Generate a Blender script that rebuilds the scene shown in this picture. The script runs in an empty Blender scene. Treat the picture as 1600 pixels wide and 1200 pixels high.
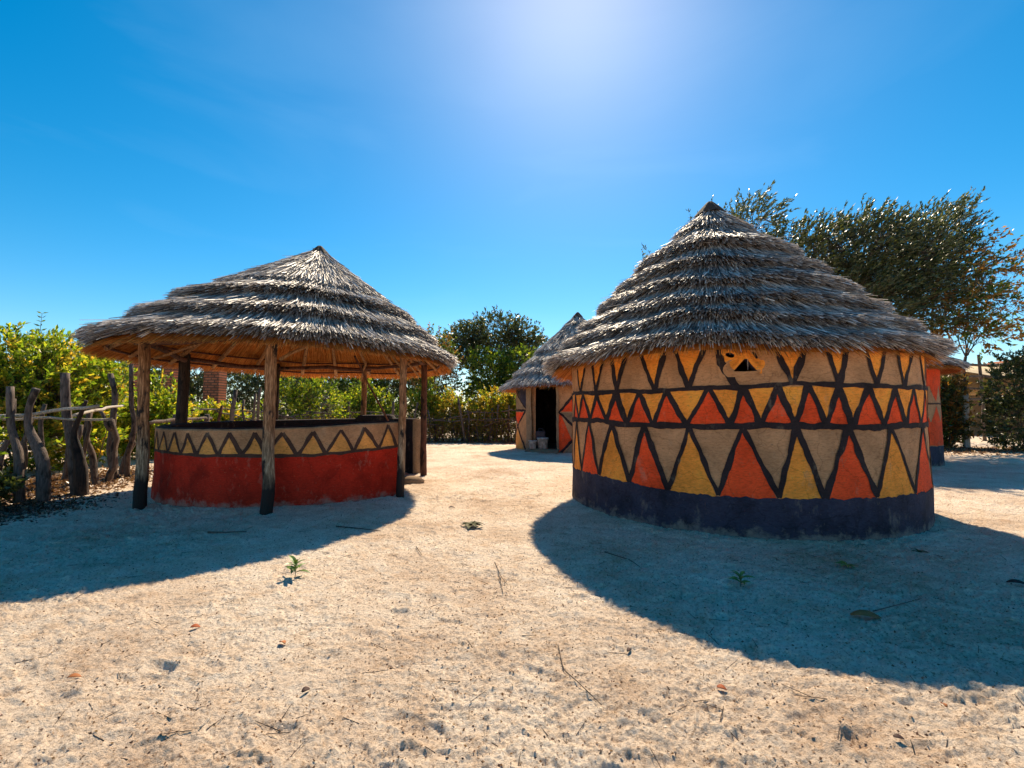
import bpy, math, random
import numpy as np
from mathutils import Vector

S = bpy.context.scene
COL = S.collection
R = math.radians
rng = np.random.default_rng(7)
random.seed(7)

# ------------------------------------------------------------------ camera
cam_d = bpy.data.cameras.new('camera')
cam_d.sensor_width = 36.0
cam_d.lens = 729.0 / 1600.0 * 36.0
cam_d.clip_start = 0.05
cam_d.clip_end = 2000
cam = bpy.data.objects.new('camera', cam_d)
COL.objects.link(cam)
cam.location = (0, 0, 1.35)
cam.rotation_euler = (math.pi / 2 + 0.061, 0, 0)
S.camera = cam

# ------------------------------------------------------------------ light
SUN_EL, SUN_AZ = R(45.4), R(8.2)          # azimuth from +Y towards +X
w = bpy.data.worlds.new('World')
S.world = w
w.use_nodes = True
wn, wl = w.node_tree.nodes, w.node_tree.links
bg = wn['Background']
sky = wn.new('ShaderNodeTexSky')
sky.sky_type = 'NISHITA'
sky.sun_disc = False
sky.sun_elevation = SUN_EL
sky.sun_rotation = SUN_AZ
sky.altitude = 900
sky.air_density = 1.0
sky.dust_density = 0.5
sky.ozone_density = 2.2
hsv = wn.new('ShaderNodeHueSaturation')
hsv.inputs['Saturation'].default_value = 1.5
hsv.inputs['Hue'].default_value = 0.487
hsv.inputs['Value'].default_value = 1.0
tint = wn.new('ShaderNodeMix'); tint.data_type = 'RGBA'; tint.blend_type = 'MULTIPLY'; tint.inputs[0].default_value = 1.0; tint.inputs[7].default_value = (0.97, 0.97, 0.96, 1)
wl.new(sky.outputs[0], tint.inputs[6]); wl.new(tint.outputs[2], hsv.inputs['Color'])
# faint high cirrus
wtc = wn.new('ShaderNodeTexCoord'); wmp = wn.new('ShaderNodeMapping'); wmp.inputs['Scale'].default_value = (1.2, 1.2, 5.0)
wno = wn.new('ShaderNodeTexNoise'); wno.inputs['Scale'].default_value = 1.7; wno.inputs['Detail'].default_value = 7; wno.inputs['Distortion'].default_value = .6
wrp = wn.new('ShaderNodeValToRGB'); wrp.color_ramp.elements[0].position = .54; wrp.color_ramp.elements[1].position = .85; wrp.color_ramp.elements[1].color = (.045, .045, .045, 1)
wmx = wn.new('ShaderNodeMix'); wmx.data_type = 'RGBA'; wmx.inputs[7].default_value = (7.0, 9.0, 10.5, 1)
wl.new(wtc.outputs['Generated'], wmp.inputs[0]); wl.new(wmp.outputs[0], wno.inputs['Vector']); wl.new(wno.outputs['Fac'], wrp.inputs[0])
wl.new(wrp.outputs[0], wmx.inputs[0]); wl.new(hsv.outputs[0], wmx.inputs[6]); wl.new(wmx.outputs[2], bg.inputs['Color'])
bg.inputs['Strength'].default_value = 0.100
sl = bpy.data.lights.new('sun', 'SUN')
sl.energy = 5.0
sl.angle = R(0.5)
sl.color = (1.0, 0.83, 0.60)
so = bpy.data.objects.new('sun', sl)
COL.objects.link(so)
sd = Vector((math.sin(SUN_AZ) * math.cos(SUN_EL), math.cos(SUN_AZ) * math.cos(SUN_EL), math.sin(SUN_EL)))
so.rotation_euler = sd.to_track_quat('Z', 'Y').to_euler()
so.location = sd * 50
S.view_settings.view_transform = 'Standard'
S.view_settings.look = 'None'
S.view_settings.exposure = 0.70
S.view_settings.gamma = 1.0
S.view_settings.use_curve_mapping = False
S.cycles.max_bounces = 10
S.cycles.diffuse_bounces = 5

# ------------------------------------------------------------------ helpers
def _h(i, j, s):
    n = (i.astype(np.int64) * 374761393 + j.astype(np.int64) * 668265263 + s * 1274126177) & 0xffffffff
    n = ((n ^ (n >> 13)) * 1274126177) & 0xffffffff
    return ((n ^ (n >> 16)) & 0xffff) / 65535.0

def vn(x, y, s=0):
    x = np.asarray(x, float); y = np.asarray(y, float)
    i = np.floor(x); j = np.floor(y); u = x - i; v = y - j
    u = u * u * (3 - 2 * u); v = v * v * (3 - 2 * v)
    a = _h(i, j, s); b = _h(i + 1, j, s); c = _h(i, j + 1, s); d = _h(i + 1, j + 1, s)
    return (a + (b - a) * u) * (1 - v) + (c + (d - c) * u) * v - 0.5

def fbm(x, y, s=0, o=4):
    t = 0; a = 1.0; f = 1.0
    for k in range(o):
        t = t + a * vn(x * f + 17.3 * k, y * f - 9.1 * k, s + k); a *= 0.5; f *= 2.03
    return t

def link(name, me, parent=None, label=None, kind=None):
    o = bpy.data.objects.new(name, me)
    COL.objects.link(o)
    if parent is not None: o.parent = parent
    if label: o['label'] = label
    if kind: o['kind'] = kind
    return o

def npmesh(name, V, F, mat, smooth=False):
    V = np.asarray(V, np.float32); F = np.asarray(F, np.int32)
    me = bpy.data.meshes.new(name)
    me.vertices.add(len(V)); me.vertices.foreach_set('co', V.ravel())
    k = F.shape[1]
    me.loops.add(F.size); me.loops.foreach_set('vertex_index', F.ravel())
    me.polygons.add(len(F)); me.polygons.foreach_set('loop_start', np.arange(0, F.size, k, dtype=np.int32))
    if smooth: me.polygons.foreach_set('use_smooth', np.ones(len(F), bool))
    me.update(calc_edges=True)
    for m in (mat if isinstance(mat, (list, tuple)) else [mat]): me.materials.append(m)
    return me

def grid_faces(nu, nv, wrap=False):
    i = np.arange(nu if wrap else nu - 1)[:, None]; j = np.arange(nv - 1)[None, :]
    i2 = (i + 1) % nu
    return np.stack([i * nv + j, i2 * nv + j, i2 * nv + j + 1, i * nv + j + 1], -1).reshape(-1, 4)

def thing(name, label, cat, group=None, loc=(0, 0, 0)):
    o = bpy.data.objects.new(name, None)
    o.empty_display_size = 0.3
    COL.objects.link(o); o.location = loc
    o['label'] = label; o['category'] = cat
    if group: o['group'] = group
    return o

def tag(o, label, cat, group=None):
    o['label'] = label; o['category'] = cat
    if group: o['group'] = group
    return o

def tube_vf(pts, rad, sides=8, seed=0, rough=0.0, cap=True):
    """bent, knotty pole: rings along pts"""
    pts = np.asarray(pts, float); rad = np.asarray(rad, float)
    n = len(pts)
    t = np.gradient(pts, axis=0); t /= np.linalg.norm(t, axis=1)[:, None] + 1e-9
    ref = np.array([0.0, 0, 1]) if abs(t[:, 2]).mean() < 0.8 else np.array([1.0, 0, 0])
    a = np.cross(t, ref); a /= np.linalg.norm(a, axis=1)[:, None] + 1e-9
    b = np.cross(t, a)
    ph = np.linspace(0, 2 * np.pi, sides, endpoint=False)
    V = []
    r0 = np.random.default_rng(seed)
    lob = 1 + rough * r0.uniform(-1, 1, (sides,))[None, :] + 0.6 * rough * r0.uniform(-1, 1, (n, sides))
    rr = rad[:, None] * lob
    V = pts[:, None, :] + rr[..., None] * (np.cos(ph)[None, :, None] * a[:, None, :] + np.sin(ph)[None, :, None] * b[:, None, :])
    V = V.reshape(-1, 3)
    F = []
    for i in range(n - 1):
        for k in range(sides):
            k2 = (k + 1) % sides
            F.append((i * sides + k, i * sides + k2, (i + 1) * sides + k2, (i + 1) * sides + k))
    if cap:
        F.append(tuple(range(sides))[::-1]); F.append(tuple((n - 1) * sides + k for k in range(sides)))
    return V.tolist(), F

def pyobj(name, V, F, mat, parent=None, smooth=True, label=None, kind=None):
    me = bpy.data.meshes.new(name)
    me.from_pydata([tuple(v) for v in V], [], F)
    if smooth: me.polygons.foreach_set('use_smooth', np.ones(len(me.polygons), bool))
    me.materials.append(mat); me.update()
    return link(name, me, parent, label, kind)

class Acc:
    def __init__(s): s.V = []; s.F = []
    def add(s, V, F):
        o = len(s.V); s.V += list(V); s.F += [tuple(i + o for i in f) for f in F]
    def tube(s, *a, **k): s.add(*tube_vf(*a, **k))
    def obj(s, name, mat, parent=None, **k): return pyobj(name, s.V, s.F, mat, parent, **k)

def wobbly(p0, p1, n, amp, seed):
    p0 = np.array(p0, float); p1 = np.array(p1, float)
    r0 = np.random.default_rng(seed)
    t = np.linspace(0, 1, n)[:, None]
    P = p0 + (p1 - p0) * t
    off = np.cumsum(r0.normal(0, 1, (n, 3)), axis=0); off -= off[0] + (off[-1] - off[0]) * t
    return P + off * amp / max(1, n ** 0.5)

def pole(name, p0, p1, r0, r1, mat, parent, n=7, amp=0.02, seed=0, sides=9, rough=0.12, label=None):
    P = wobbly(p0, p1, n, amp, seed)
    V, F = tube_vf(P, np.linspace(r0, r1, n), sides, seed, rough)
    return pyobj(name, V, F, mat, parent, label=label)

# ------------------------------------------------------------------ materials
def mat(name, rough=0.9, spec=0.2):
    m = bpy.data.materials.new(name); m.use_nodes = True
    nt = m.node_tree; b = nt.nodes['Principled BSDF']
    b.inputs['Roughness'].default_value = rough
    b.inputs['Specular IOR Level'].default_value = spec
    return m, nt, b

def N(nt, typ, **kw):
    n = nt.nodes.new(typ)
    for k, v in kw.items():
        if k in n.inputs: n.inputs[k].default_value = v
        else: setattr(n, k, v)
    return n

def ramp(nt, stops, inp):
    r = nt.nodes.new('ShaderNodeValToRGB')
    e = r.color_ramp.elements
    while len(e) < len(stops): e.new(0.5)
    for el, (p, c) in zip(e, stops): el.position = p; el.color = (*c, 1)
    nt.links.new(inp, r.inputs[0])
    return r

def coords(nt, scale=(1, 1, 1)):
    tc = N(nt, 'ShaderNodeTexCoord'); mp = N(nt, 'ShaderNodeMapping')
    mp.inputs['Scale'].default_value = scale
    nt.links.new(tc.outputs['Object'], mp.inputs[0])
    return mp.outputs[0]

def noise(nt, vec, scale, detail=5, rough=0.6):
    n = N(nt, 'ShaderNodeTexNoise'); n.inputs['Scale'].default_value = scale
    n.inputs['Detail'].default_value = detail; n.inputs['Roughness'].default_value = rough
    nt.links.new(vec, n.inputs['Vector'])
    return n.outputs['Fac']

def mixc(nt, fac, a, b, mode='MIX'):
    m = N(nt, 'ShaderNodeMix', data_type='RGBA', blend_type=mode)
    for s, v in ((0, fac), (6, a), (7, b)):
        if hasattr(v, 'is_linked') or isinstance(v, bpy.types.NodeSocket): nt.links.new(v, m.inputs[s])
        else: m.inputs[s].default_value = v if s == 0 else (*v, 1)
    return m.outputs[2]

def bump(nt, b, h, strength, dist, prev=None):
    bp = N(nt, 'ShaderNodeBump'); bp.inputs['Strength'].default_value = strength; bp.inputs['Distance'].default_value = dist
    nt.links.new(h, bp.inputs['Height'])
    if prev is not None: nt.links.new(prev, bp.inputs['Normal'])
    nt.links.new(bp.outputs[0], b.inputs['Normal'])
    return bp.outputs[0]

def paint(name, c, dark=0.6, rough=0.85, splash=False, chips=None):
    """limewash / mud paint: brushy value changes, stains, small chips"""
    m, nt, b = mat(name, rough, 0.15)
    v = coords(nt)
    vs = coords(nt, (1, 1, 3))
    a = noise(nt, v, 3.0, 6, 0.65); s = noise(nt, vs, 22, 6, 0.7)
    lo = tuple(x * dark for x in c); hi = tuple(min(1, x * 1.18) for x in c)
    r1 = ramp(nt, [(0.34, lo), (0.52, c), (0.66, hi)], a)
    r2 = ramp(nt, [(0.36, (0.66, 0.62, 0.58)), (0.54, (1, 1, 1))], s)
    col = mixc(nt, 0.8, r1.outputs[0], r2.outputs[0], 'MULTIPLY')
    if chips:
        k = noise(nt, v, 38, 4, 0.7)
        rk = ramp(nt, [(0.62, (0, 0, 0)), (0.66, (.8, .8, .8))], k)
        col = mixc(nt, rk.outputs[0], col, chips)
    vo = N(nt, 'ShaderNodeTexVoronoi', feature='DISTANCE_TO_EDGE'); vo.inputs['Scale'].default_value = 2.6
    wv = N(nt, 'ShaderNodeMix', data_type='VECTOR'); wv.inputs[0].default_value = .18; nt.links.new(v, wv.inputs[4])
    nz_ = N(nt, 'ShaderNodeTexNoise'); nz_.inputs['Scale'].default_value = 5; nz_.inputs['Detail'].default_value = 6; nt.links.new(v, nz_.inputs['Vector']); nt.links.new(nz_.outputs['Color'], wv.inputs[5]); nt.links.new(wv.outputs[1], vo.inputs['Vector'])
    rc = ramp(nt, [(0.0, (.45, .40, .36)), (0.012, (1, 1, 1))], vo.outputs['Distance'])
    col = mixc(nt, .55, col, rc.outputs[0], 'MULTIPLY')
    rb = ramp(nt, [(0.58, (0, 0, 0)), (0.72, (.35, .35, .35))], noise(nt, coords(nt, (1, 1, .5)), 5.5, 7, .7))
    col = mixc(nt, rb.outputs[0], col, (.42, .33, .23))
    if splash:                                   # sand dust thrown up on the foot of the wall by rain
        sp = N(nt, 'ShaderNodeSeparateXYZ'); nt.links.new(v, sp.inputs[0])
        ad = N(nt, 'ShaderNodeMath', operation='MULTIPLY_ADD'); nt.links.new(noise(nt, v, 7, 6, .7), ad.inputs[0]); ad.inputs[1].default_value = -0.55; nt.links.new(sp.outputs[2], ad.inputs[2])
        rs = ramp(nt, [(0.0, (.45, .45, .45)), (0.10, (0, 0, 0))], ad.outputs[0])
        off = N(nt, 'ShaderNodeMath', operation='ADD'); off.inputs[1].default_value = .27; nt.links.new(ad.outputs[0], off.inputs[0]); nt.links.new(off.outputs[0], rs.inputs[0])
        col = mixc(nt, rs.outputs[0], col, (.40, .31, .24))
    nt.links.new(col, b.inputs['Base Color'])
    p = bump(nt, b, noise(nt, v, 9, 6, 0.65), 0.55, 0.03)
    bump(nt, b, noise(nt, vs, 60, 5, 0.7), 0.45, 0.008, p)
    return m

M = {}
CLAY = (0.52, 0.265, 0.13)
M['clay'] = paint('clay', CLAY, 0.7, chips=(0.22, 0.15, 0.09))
M['ochre'] = paint('ochre', (1.0, 0.335, 0.05), 0.70, chips=(0.5, 0.28, 0.08))
M['ochre_orange'] = paint('ochre_orange', (0.80, 0.34, 0.085), 0.75)
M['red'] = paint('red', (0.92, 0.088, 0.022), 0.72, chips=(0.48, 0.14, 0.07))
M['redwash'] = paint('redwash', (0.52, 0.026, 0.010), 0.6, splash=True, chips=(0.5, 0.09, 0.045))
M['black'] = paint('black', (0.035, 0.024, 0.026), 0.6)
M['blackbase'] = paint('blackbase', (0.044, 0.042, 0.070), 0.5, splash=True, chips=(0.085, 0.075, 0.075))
M['brownline'] = paint('brownline', (0.085, 0.045, 0.033), 0.7)
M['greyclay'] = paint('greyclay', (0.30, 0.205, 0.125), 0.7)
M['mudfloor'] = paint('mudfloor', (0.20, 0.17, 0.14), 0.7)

def straw(name, stops, rough=0.5, spec=0.35, transl=0.0):
    m, nt, b = mat(name, rough, spec)
    g = N(nt, 'ShaderNodeNewGeometry')
    r = ramp(nt, stops, g.outputs['Random Per Island'])
    v = coords(nt); n = noise(nt, v, 2.2, 4)
    r2 = ramp(nt, [(0.3, (0.7, 0.7, 0.72)), (0.65, (1.05, 1.02, 1.0))], n)
    c = mixc(nt, 1.0, r.outputs[0], r2.outputs[0], 'MULTIPLY')
    nt.links.new(c, b.inputs['Base Color'])
    if transl:
        t = N(nt, 'ShaderNodeBsdfTranslucent'); nt.links.new(c, t.inputs[0])
        mx = N(nt, 'ShaderNodeMixShader'); mx.inputs[0].default_value = transl
        nt.links.new(b.outputs[0], mx.inputs[1]); nt.links.new(t.outputs[0], mx.inputs[2])
        nt.links.new(mx.outputs[0], nt.nodes['Material Output'].inputs[0])
    return m
M['straw_grey'] = straw('straw_grey', [(0, (0.07, 0.060, 0.058)), (0.3, (0.25, 0.22, 0.205)), (0.6, (0.58, 0.525, 0.49)), (1, (0.95, 0.89, 0.82))], 0.5, 0.45, 0.14)
M['straw_dark'] = straw('straw_dark', [(0, (0.05, 0.045, 0.043)), (0.6, (0.24, 0.215, 0.20)), (1, (0.55, 0.50, 0.46))], 0.6, 0.3)
M['straw_orange'] = straw('straw_orange', [(0, (0.30, 0.09, 0.018)), (0.5, (0.72, 0.25, 0.045)), (1, (0.92, 0.45, 0.12))], 0.7, 0.2, 0.15)
M['straw_base'] = paint('straw_base', (0.07, 0.055, 0.045), 0.5)
M['lining'] = paint('lining', (0.55, 0.18, 0.035), 0.6)

def wood(name, stops, dark=(0.018, 0.014, 0.013), amount=0.5, foot=0.0, top=None):
    m, nt, b = mat(name, 0.8, 0.25)
    v = coords(nt, (1, 1, 0.12)); v1 = coords(nt, (1, 1, 0.45))
    n = noise(nt, v, 55, 6, 0.65); k = noise(nt, v1, 7, 4, 0.6)
    r = ramp(nt, stops, n)
    rk = ramp(nt, [(amount, (0, 0, 0)), (amount + 0.08, (1, 1, 1))], k)
    c = r.outputs[0]
    if foot:                                     # charred, creosoted foot and redder dry top, as on the real posts
        sp = N(nt, 'ShaderNodeSeparateXYZ'); nt.links.new(coords(nt), sp.inputs[0])
        ad = N(nt, 'ShaderNodeMath', operation='MULTIPLY_ADD'); nt.links.new(k, ad.inputs[0]); ad.inputs[1].default_value = -0.7; nt.links.new(sp.outputs[2], ad.inputs[2])
        rt = ramp(nt, [(0.2, (0, 0, 0)), (0.9, (1, 1, 1))], sp.outputs[2]); mm_ = N(nt, 'ShaderNodeMath', operation='MULTIPLY'); mm_.inputs[1].default_value = .42
        hi = ramp(nt, [(.35, (0, 0, 0)), (.5, (1, 1, 1))], mm_.outputs[0]); nt.links.new(sp.outputs[2], mm_.inputs[0])
        c = mixc(nt, hi.outputs[0], c, mixc(nt, 1.0, r.outputs[0], (1.0, .72, .55), 'MULTIPLY'))
        ft = ramp(nt, [(0.0, (1, 1, 1)), (foot, (0, 0, 0))], ad.outputs[0])
        c = mixc(nt, ft.outputs[0], c, dark)
    c = mixc(nt, rk.outputs[0], c, dark)
    nt.links.new(c, b.inputs['Base Color'])
    bump(nt, b, n, 0.8, 0.02)
    return m
M['post'] = wood('post', [(0.32, (0.09, 0.055, 0.035)), (0.5, (0.26, 0.17, 0.10)), (0.66, (0.56, 0.42, 0.29))], (0.025, 0.018, 0.016), 0.54, foot=.25)
M['post_dark'] = wood('post_dark', [(0.35, (0.02, 0.014, 0.012)), (0.62, (0.07, 0.045, 0.035))], (0.012, 0.01, 0.01), 0.5)
M['post_red'] = wood('post_red', [(0.35, (0.05, 0.02, 0.014)), (0.62, (0.17, 0.07, 0.04))], (0.02, 0.012, 0.01), 0.55)
M['rafter'] = wood('rafter', [(0.35, (0.20, 0.09, 0.04)), (0.62, (0.50, 0.28, 0.13))], (0.10, 0.05, 0.03), 0.6)
M['grey_wood'] = wood('grey_wood', [(0.32, (0.05, 0.036, 0.032)), (0.65, (0.19, 0.145, 0.125))], (0.04, 0.03, 0.026), 0.54)
M['pale_wood'] = wood('pale_wood', [(0.32, (0.30, 0.25, 0.2)), (0.65, (0.62, 0.55, 0.46))], (0.2, 0.16, 0.13), 0.62)
M['bark'] = wood('bark', [(0.32, (0.05, 0.035, 0.028)), (0.65, (0.18, 0.13, 0.10))], (0.02, 0.016, 0.014), 0.55)
M['whitewash'] = wood('whitewash', [(0.3, (0.4, 0.37, 0.34)), (0.6, (0.66, 0.62, 0.58))], (0.2, 0.18, 0.16), 0.66)

def leafmat(name, stops, transl=0.45, rough=0.4, spec=0.4):
    m, nt, b = mat(name, rough, spec)
    g = N(nt, 'ShaderNodeNewGeometry')
    r = ramp(nt, stops, g.outputs['Random Per Island'])
    nt.links.new(r.outputs[0], b.inputs['Base Color'])
    t = N(nt, 'ShaderNodeBsdfTranslucent')
    c2 = mixc(nt, 1.0, r.outputs[0], (2.2, 2.1, 1.0), 'MULTIPLY')
    nt.links.new(c2, t.inputs[0])
    mx = N(nt, 'ShaderNodeMixShader'); mx.inputs[0].default_value = transl
    nt.links.new(b.outputs[0], mx.inputs[1]); nt.links.new(t.outputs[0], mx.inputs[2])
    nt.links.new(mx.outputs[0], nt.nodes['Material Output'].inputs[0])
    return m
M['leaf_bright'] = leafmat('leaf_bright', [(0, (0.06, 0.11, 0.012)), (0.45, (0.16, 0.24, 0.02)), (0.8, (0.30, 0.34, 0.035)), (1, (0.42, 0.34, 0.04))], 0.5)
M['leaf_mid'] = leafmat('leaf_mid', [(0, (0.03, 0.06, 0.012)), (0.6, (0.075, 0.125, 0.02)), (1, (0.17, 0.19, 0.035))], 0.4)
M['leaf_dark'] = leafmat('leaf_dark', [(0, (0.02, 0.034, 0.012)), (0.55, (0.055, 0.075, 0.024)), (1, (0.13, 0.14, 0.05))], 0.3, 0.38, 0.6)
M['leaf_yellow'] = leafmat('leaf_yellow', [(0, (0.16, 0.14, 0.02)), (0.5, (0.34, 0.28, 0.04)), (1, (0.46, 0.27, 0.05))], 0.6)
M['leaf_rust'] = leafmat('leaf_rust', [(0, (0.10, 0.06, 0.02)), (0.5, (0.26, 0.12, 0.03)), (1, (0.36, 0.22, 0.06))], 0.4)
M['leaf_dry'] = leafmat('leaf_dry', [(0, (0.06, 0.03, 0.02)), (0.5, (0.17, 0.085, 0.045)), (1, (0.32, 0.20, 0.11))], 0.15)

M['leaf_dark_litter'] = leafmat('leaf_dark_litter', [(0, (0.02, 0.013, 0.01)), (0.6, (0.07, 0.04, 0.025)), (1, (0.18, 0.10, 0.06))], 0.1)

# sand
def sandmat():
    m, nt, b = mat('sand', 0.95, 0.1)
    v = coords(nt)
    a = noise(nt, v, 0.8, 8, 0.68); c = noise(nt, v, 6, 6, 0.7); f = noise(nt, v, 55, 5, 0.75)
    r1 = ramp(nt, [(0.32, (0.60, 0.43, 0.30)), (0.48, (0.80, 0.64, 0.49)), (0.64, (0.92, 0.79, 0.64))], a)
    r2 = ramp(nt, [(0.32, (0.80, 0.70, 0.60)), (0.52, (1, 1, 1))], c)
    r3 = ramp(nt, [(0.36, (0.38, 0.30, 0.24)), (0.50, (1, 1, 1))], f)
    k = mixc(nt, 0.75, r1.outputs[0], r2.outputs[0], 'MULTIPLY')
    k = mixc(nt, 0.8, k, r3.outputs[0], 'MULTIPLY')
    vo = N(nt, 'ShaderNodeTexVoronoi'); vo.inputs['Scale'].default_value = 26; nt.links.new(v, vo.inputs['Vector'])
    r4 = ramp(nt, [(0.06, (0.32, 0.24, 0.19)), (0.12, (1, 1, 1))], vo.outputs['Distance'])
    k = mixc(nt, 0.75, k, r4.outputs[0], 'MULTIPLY')
    nt.links.new(k, b.inputs['Base Color'])
    vb = coords(nt, (1, 1.5, 1))
    p = bump(nt, b, noise(nt, vb, 14, 6, 0.7), 0.9, 0.045)
    p = bump(nt, b, noise(nt, vb, 48, 6, 0.75), 0.8, 0.018, p)
    return m
M['sand'] = sandmat()

# ------------------------------------------------------------------ ground
HUTS = [(3.337, 7.316, 2.375), (-3.85, 8.9, 2.33), (2.45, 17.7, 2.3), (9.44, 13.53, 2.2)]
_fr = np.random.default_rng(11)
FOOT = []
for _ in range(420):
    a = _fr.uniform(-1.0, 1.0); d = 1.5 + 9 * _fr.random() ** 1.4
    FOOT.append((d * math.sin(a), d * math.cos(a), _fr.uniform(0, math.pi), _fr.uniform(.05, .16), _fr.uniform(.03, .07), _fr.uniform(.004, .016)))

def gz(x, y, feet=False):
    x = np.asarray(x, float); y = np.asarray(y, float)
    z = 0.035 * fbm(x * 0.45, y * 0.45, 3, 3)
    for (cx, cy, r) in HUTS:
        d = np.hypot(x - cx, y - cy) - r
        z = z * np.clip(d / 1.2 + .2, .2, 1) + 0.03 * np.exp(-np.clip(d, 0, 9) ** 2 / 0.06)
    if feet:
        m = 0.62 + 0.85 * np.clip(fbm(x * 0.8, y * 0.8, 77, 3) + .45, 0, 1) ** 1.5
        wx = x + 0.12 * fbm(x * 5, y * 5, 31, 2); wy = y + 0.12 * fbm(x * 5 + 9, y * 5, 33, 2)
        z = z + 0.016 * fbm(x * 1.7, y * 2.1, 55, 2) + m * (0.020 * fbm(wx * 3.2, wy * 4.6, 5, 2) - 0.030 * np.abs(fbm(wx * 7, wy * 10, 8, 2))
                     - 0.017 * np.abs(fbm(wx * 15, wy * 21, 19, 2)) + 0.012 * fbm(wx * 30, wy * 38, 9, 2) + 0.009 * fbm(x * 62, y * 75, 12, 2))
        for (fx, fy, fa, L, W, D) in FOOT:
            k = np.nonzero((np.abs(x - fx) < .3) & (np.abs(y - fy) < .3))
            if not len(k[0]): continue
            dx = x[k] - fx; dy = y[k] - fy; c, s_ = math.cos(fa), math.sin(fa)
            q = ((dx * c + dy * s_) / L) ** 2 + ((-dx * s_ + dy * c) / W) ** 2
            z[k] += -D * np.exp(-q ** 1.5) + D * 0.45 * np.exp(-(np.sqrt(q) - 1.45) ** 2 / 0.08)
    return z

th = np.concatenate([np.linspace(-52, 52, 860), np.linspace(54, 306, 110)])
th = np.radians(th)
rr = np.concatenate([[0.02, 0.5, 1.0], np.geomspace(1.45, 13, 470), np.geomspace(13.3, 60, 60), np.geomspace(70, 900, 14)])
TT, RR = np.meshgrid(th, rr, indexing='ij')
GX = RR * np.sin(TT); GY = RR * np.cos(TT)
GZ = gz(GX, GY, True)
gm = npmesh('ground', np.stack([GX, GY, GZ], -1).reshape(-1, 3), grid_faces(len(th), len(rr), True)[:, ::-1], M['sand'], True)
link('ground', gm, None, 'pale sandy yard churned with footprints', 'structure')

def gp(x, y, dz=0.0): return (x, y, float(gz(np.array([x]), np.array([y]))[0]) + dz)

# ------------------------------------------------------------------ mud walls
def wallr(r, th, z, seed):
    return r + 0.030 * fbm(th * r * 0.9, z * 1.1, seed, 2) + 0.014 * vn(th * r * 5, z * 5, seed + 5) + 0.015 * np.clip(0.25 - z, 0, 1)

def cylp(c, r, th, z, off, seed):
    q = wallr(r, th, z, seed) + off
    return np.stack([c[0] + q * np.cos(th), c[1] + q * np.sin(th), z], -1)

def wall(name, c, r, a0, a1, ztop, thick, m, parent, seed, hole=None, ztopf=None, inner_m=None):
    n = int(abs(a1 - a0) / 360 * 520) + 2; nz = 70
    t = np.radians(np.linspace(a0, a1, n)); closed = abs(a1 - a0) >= 359.9
    zz = np.linspace(-0.15, 1, nz)
    T, Zf = np.meshgrid(t, zz, indexing='ij')
    top = ztop if ztopf is None else ztopf(T)
    Z = np.where(Zf > 0, Zf * top, Zf)
    outer = cylp(c, r, T, Z, 0, seed)
    iz = Z.copy()
    inner = cylp(c, r - thick, T, iz, 0, seed + 3)
    rim = cylp(c, r - thick / 2, T[:, -1:], Z[:, -1:] + 0.02, 0, seed + 4)
    G = np.concatenate([outer, rim, inner[:, ::-1]], 1)
    V = G.reshape(-1, 3); nv = G.shape[1]
    F = grid_faces(n, nv)
    if hole:
        h0, h1, z0, z1 = hole
        cc = V[F].mean(1); ang = np.degrees(np.arctan2(cc[:, 1] - c[1], cc[:, 0] - c[0]))
        keep = ~((ang > h0) & (ang < h1) & (cc[:, 2] > z0) & (cc[:, 2] < z1))
        F = F[keep]
    F = [tuple(f) for f in F]
    if not closed:
        half = nv
        for col in (0, n - 1):
            for j in range(nz - 1):
                F.append((col * nv + j, col * nv + j + 1, col * nv + nv - 2 - j, col * nv + nv - 1 - j))
            F.append((col * nv + nz - 1, col * nv + nz, col * nv + nz + 1))
    o = pyobj(name, V, F, m, parent)
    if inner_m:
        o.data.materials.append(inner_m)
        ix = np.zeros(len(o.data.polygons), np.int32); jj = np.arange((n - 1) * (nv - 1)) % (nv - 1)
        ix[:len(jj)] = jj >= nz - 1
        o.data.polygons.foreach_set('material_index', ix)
    return o

def patch(name, c, r, seed, edgeL, edgeR, z0, z1, off, m, parent, nz=8, nt=9, wob=0.008, label=None):
    """painted area bounded left and right by functions of z (degrees)"""
    z = np.linspace(z0, z1, nz) if not callable(z0) else None
    rs = random.randint(0, 9999)
    Zg = np.repeat(np.linspace(0, 1, nz)[None, :], nt, 0); U = np.repeat(np.linspace(0, 1, nt)[:, None], nz, 1)
    L = np.array([edgeL(v) for v in np.linspace(0, 1, nz)]); Rr = np.array([edgeR(v) for v in np.linspace(0, 1, nz)])
    T = np.radians(L[None, :] * (1 - U) + Rr[None, :] * U)
    if callable(z0): lo = z0(np.degrees(T)); hi = z1(np.degrees(T))
    else: lo, hi = z0, z1
    Z = lo + (hi - lo) * Zg
    P0 = T * r
    T = T + wob * 1.4 * fbm(P0 * 9, Z * 9, rs, 3) / r; Z = Z + wob * fbm(P0 * 11 + 5, Z * 11, rs + 1, 3)
    V = cylp(c, r, T, Z, off, seed).reshape(-1, 3)
    return link(name, npmesh(name, V, grid_faces(nt, nz), m, True), parent, label)

def tri(name, c, r, seed, A, B, C, off, m, parent, **k):
    """triangle: base A-B at one height, tip C (theta deg, z)"""
    return patch(name, c, r, seed, lambda v: A[0] + (C[0] - A[0]) * v, lambda v: B[0] + (C[0] - B[0]) * v,
                 (A[1] + B[1]) / 2, C[1], off, m, parent, **k)

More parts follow.
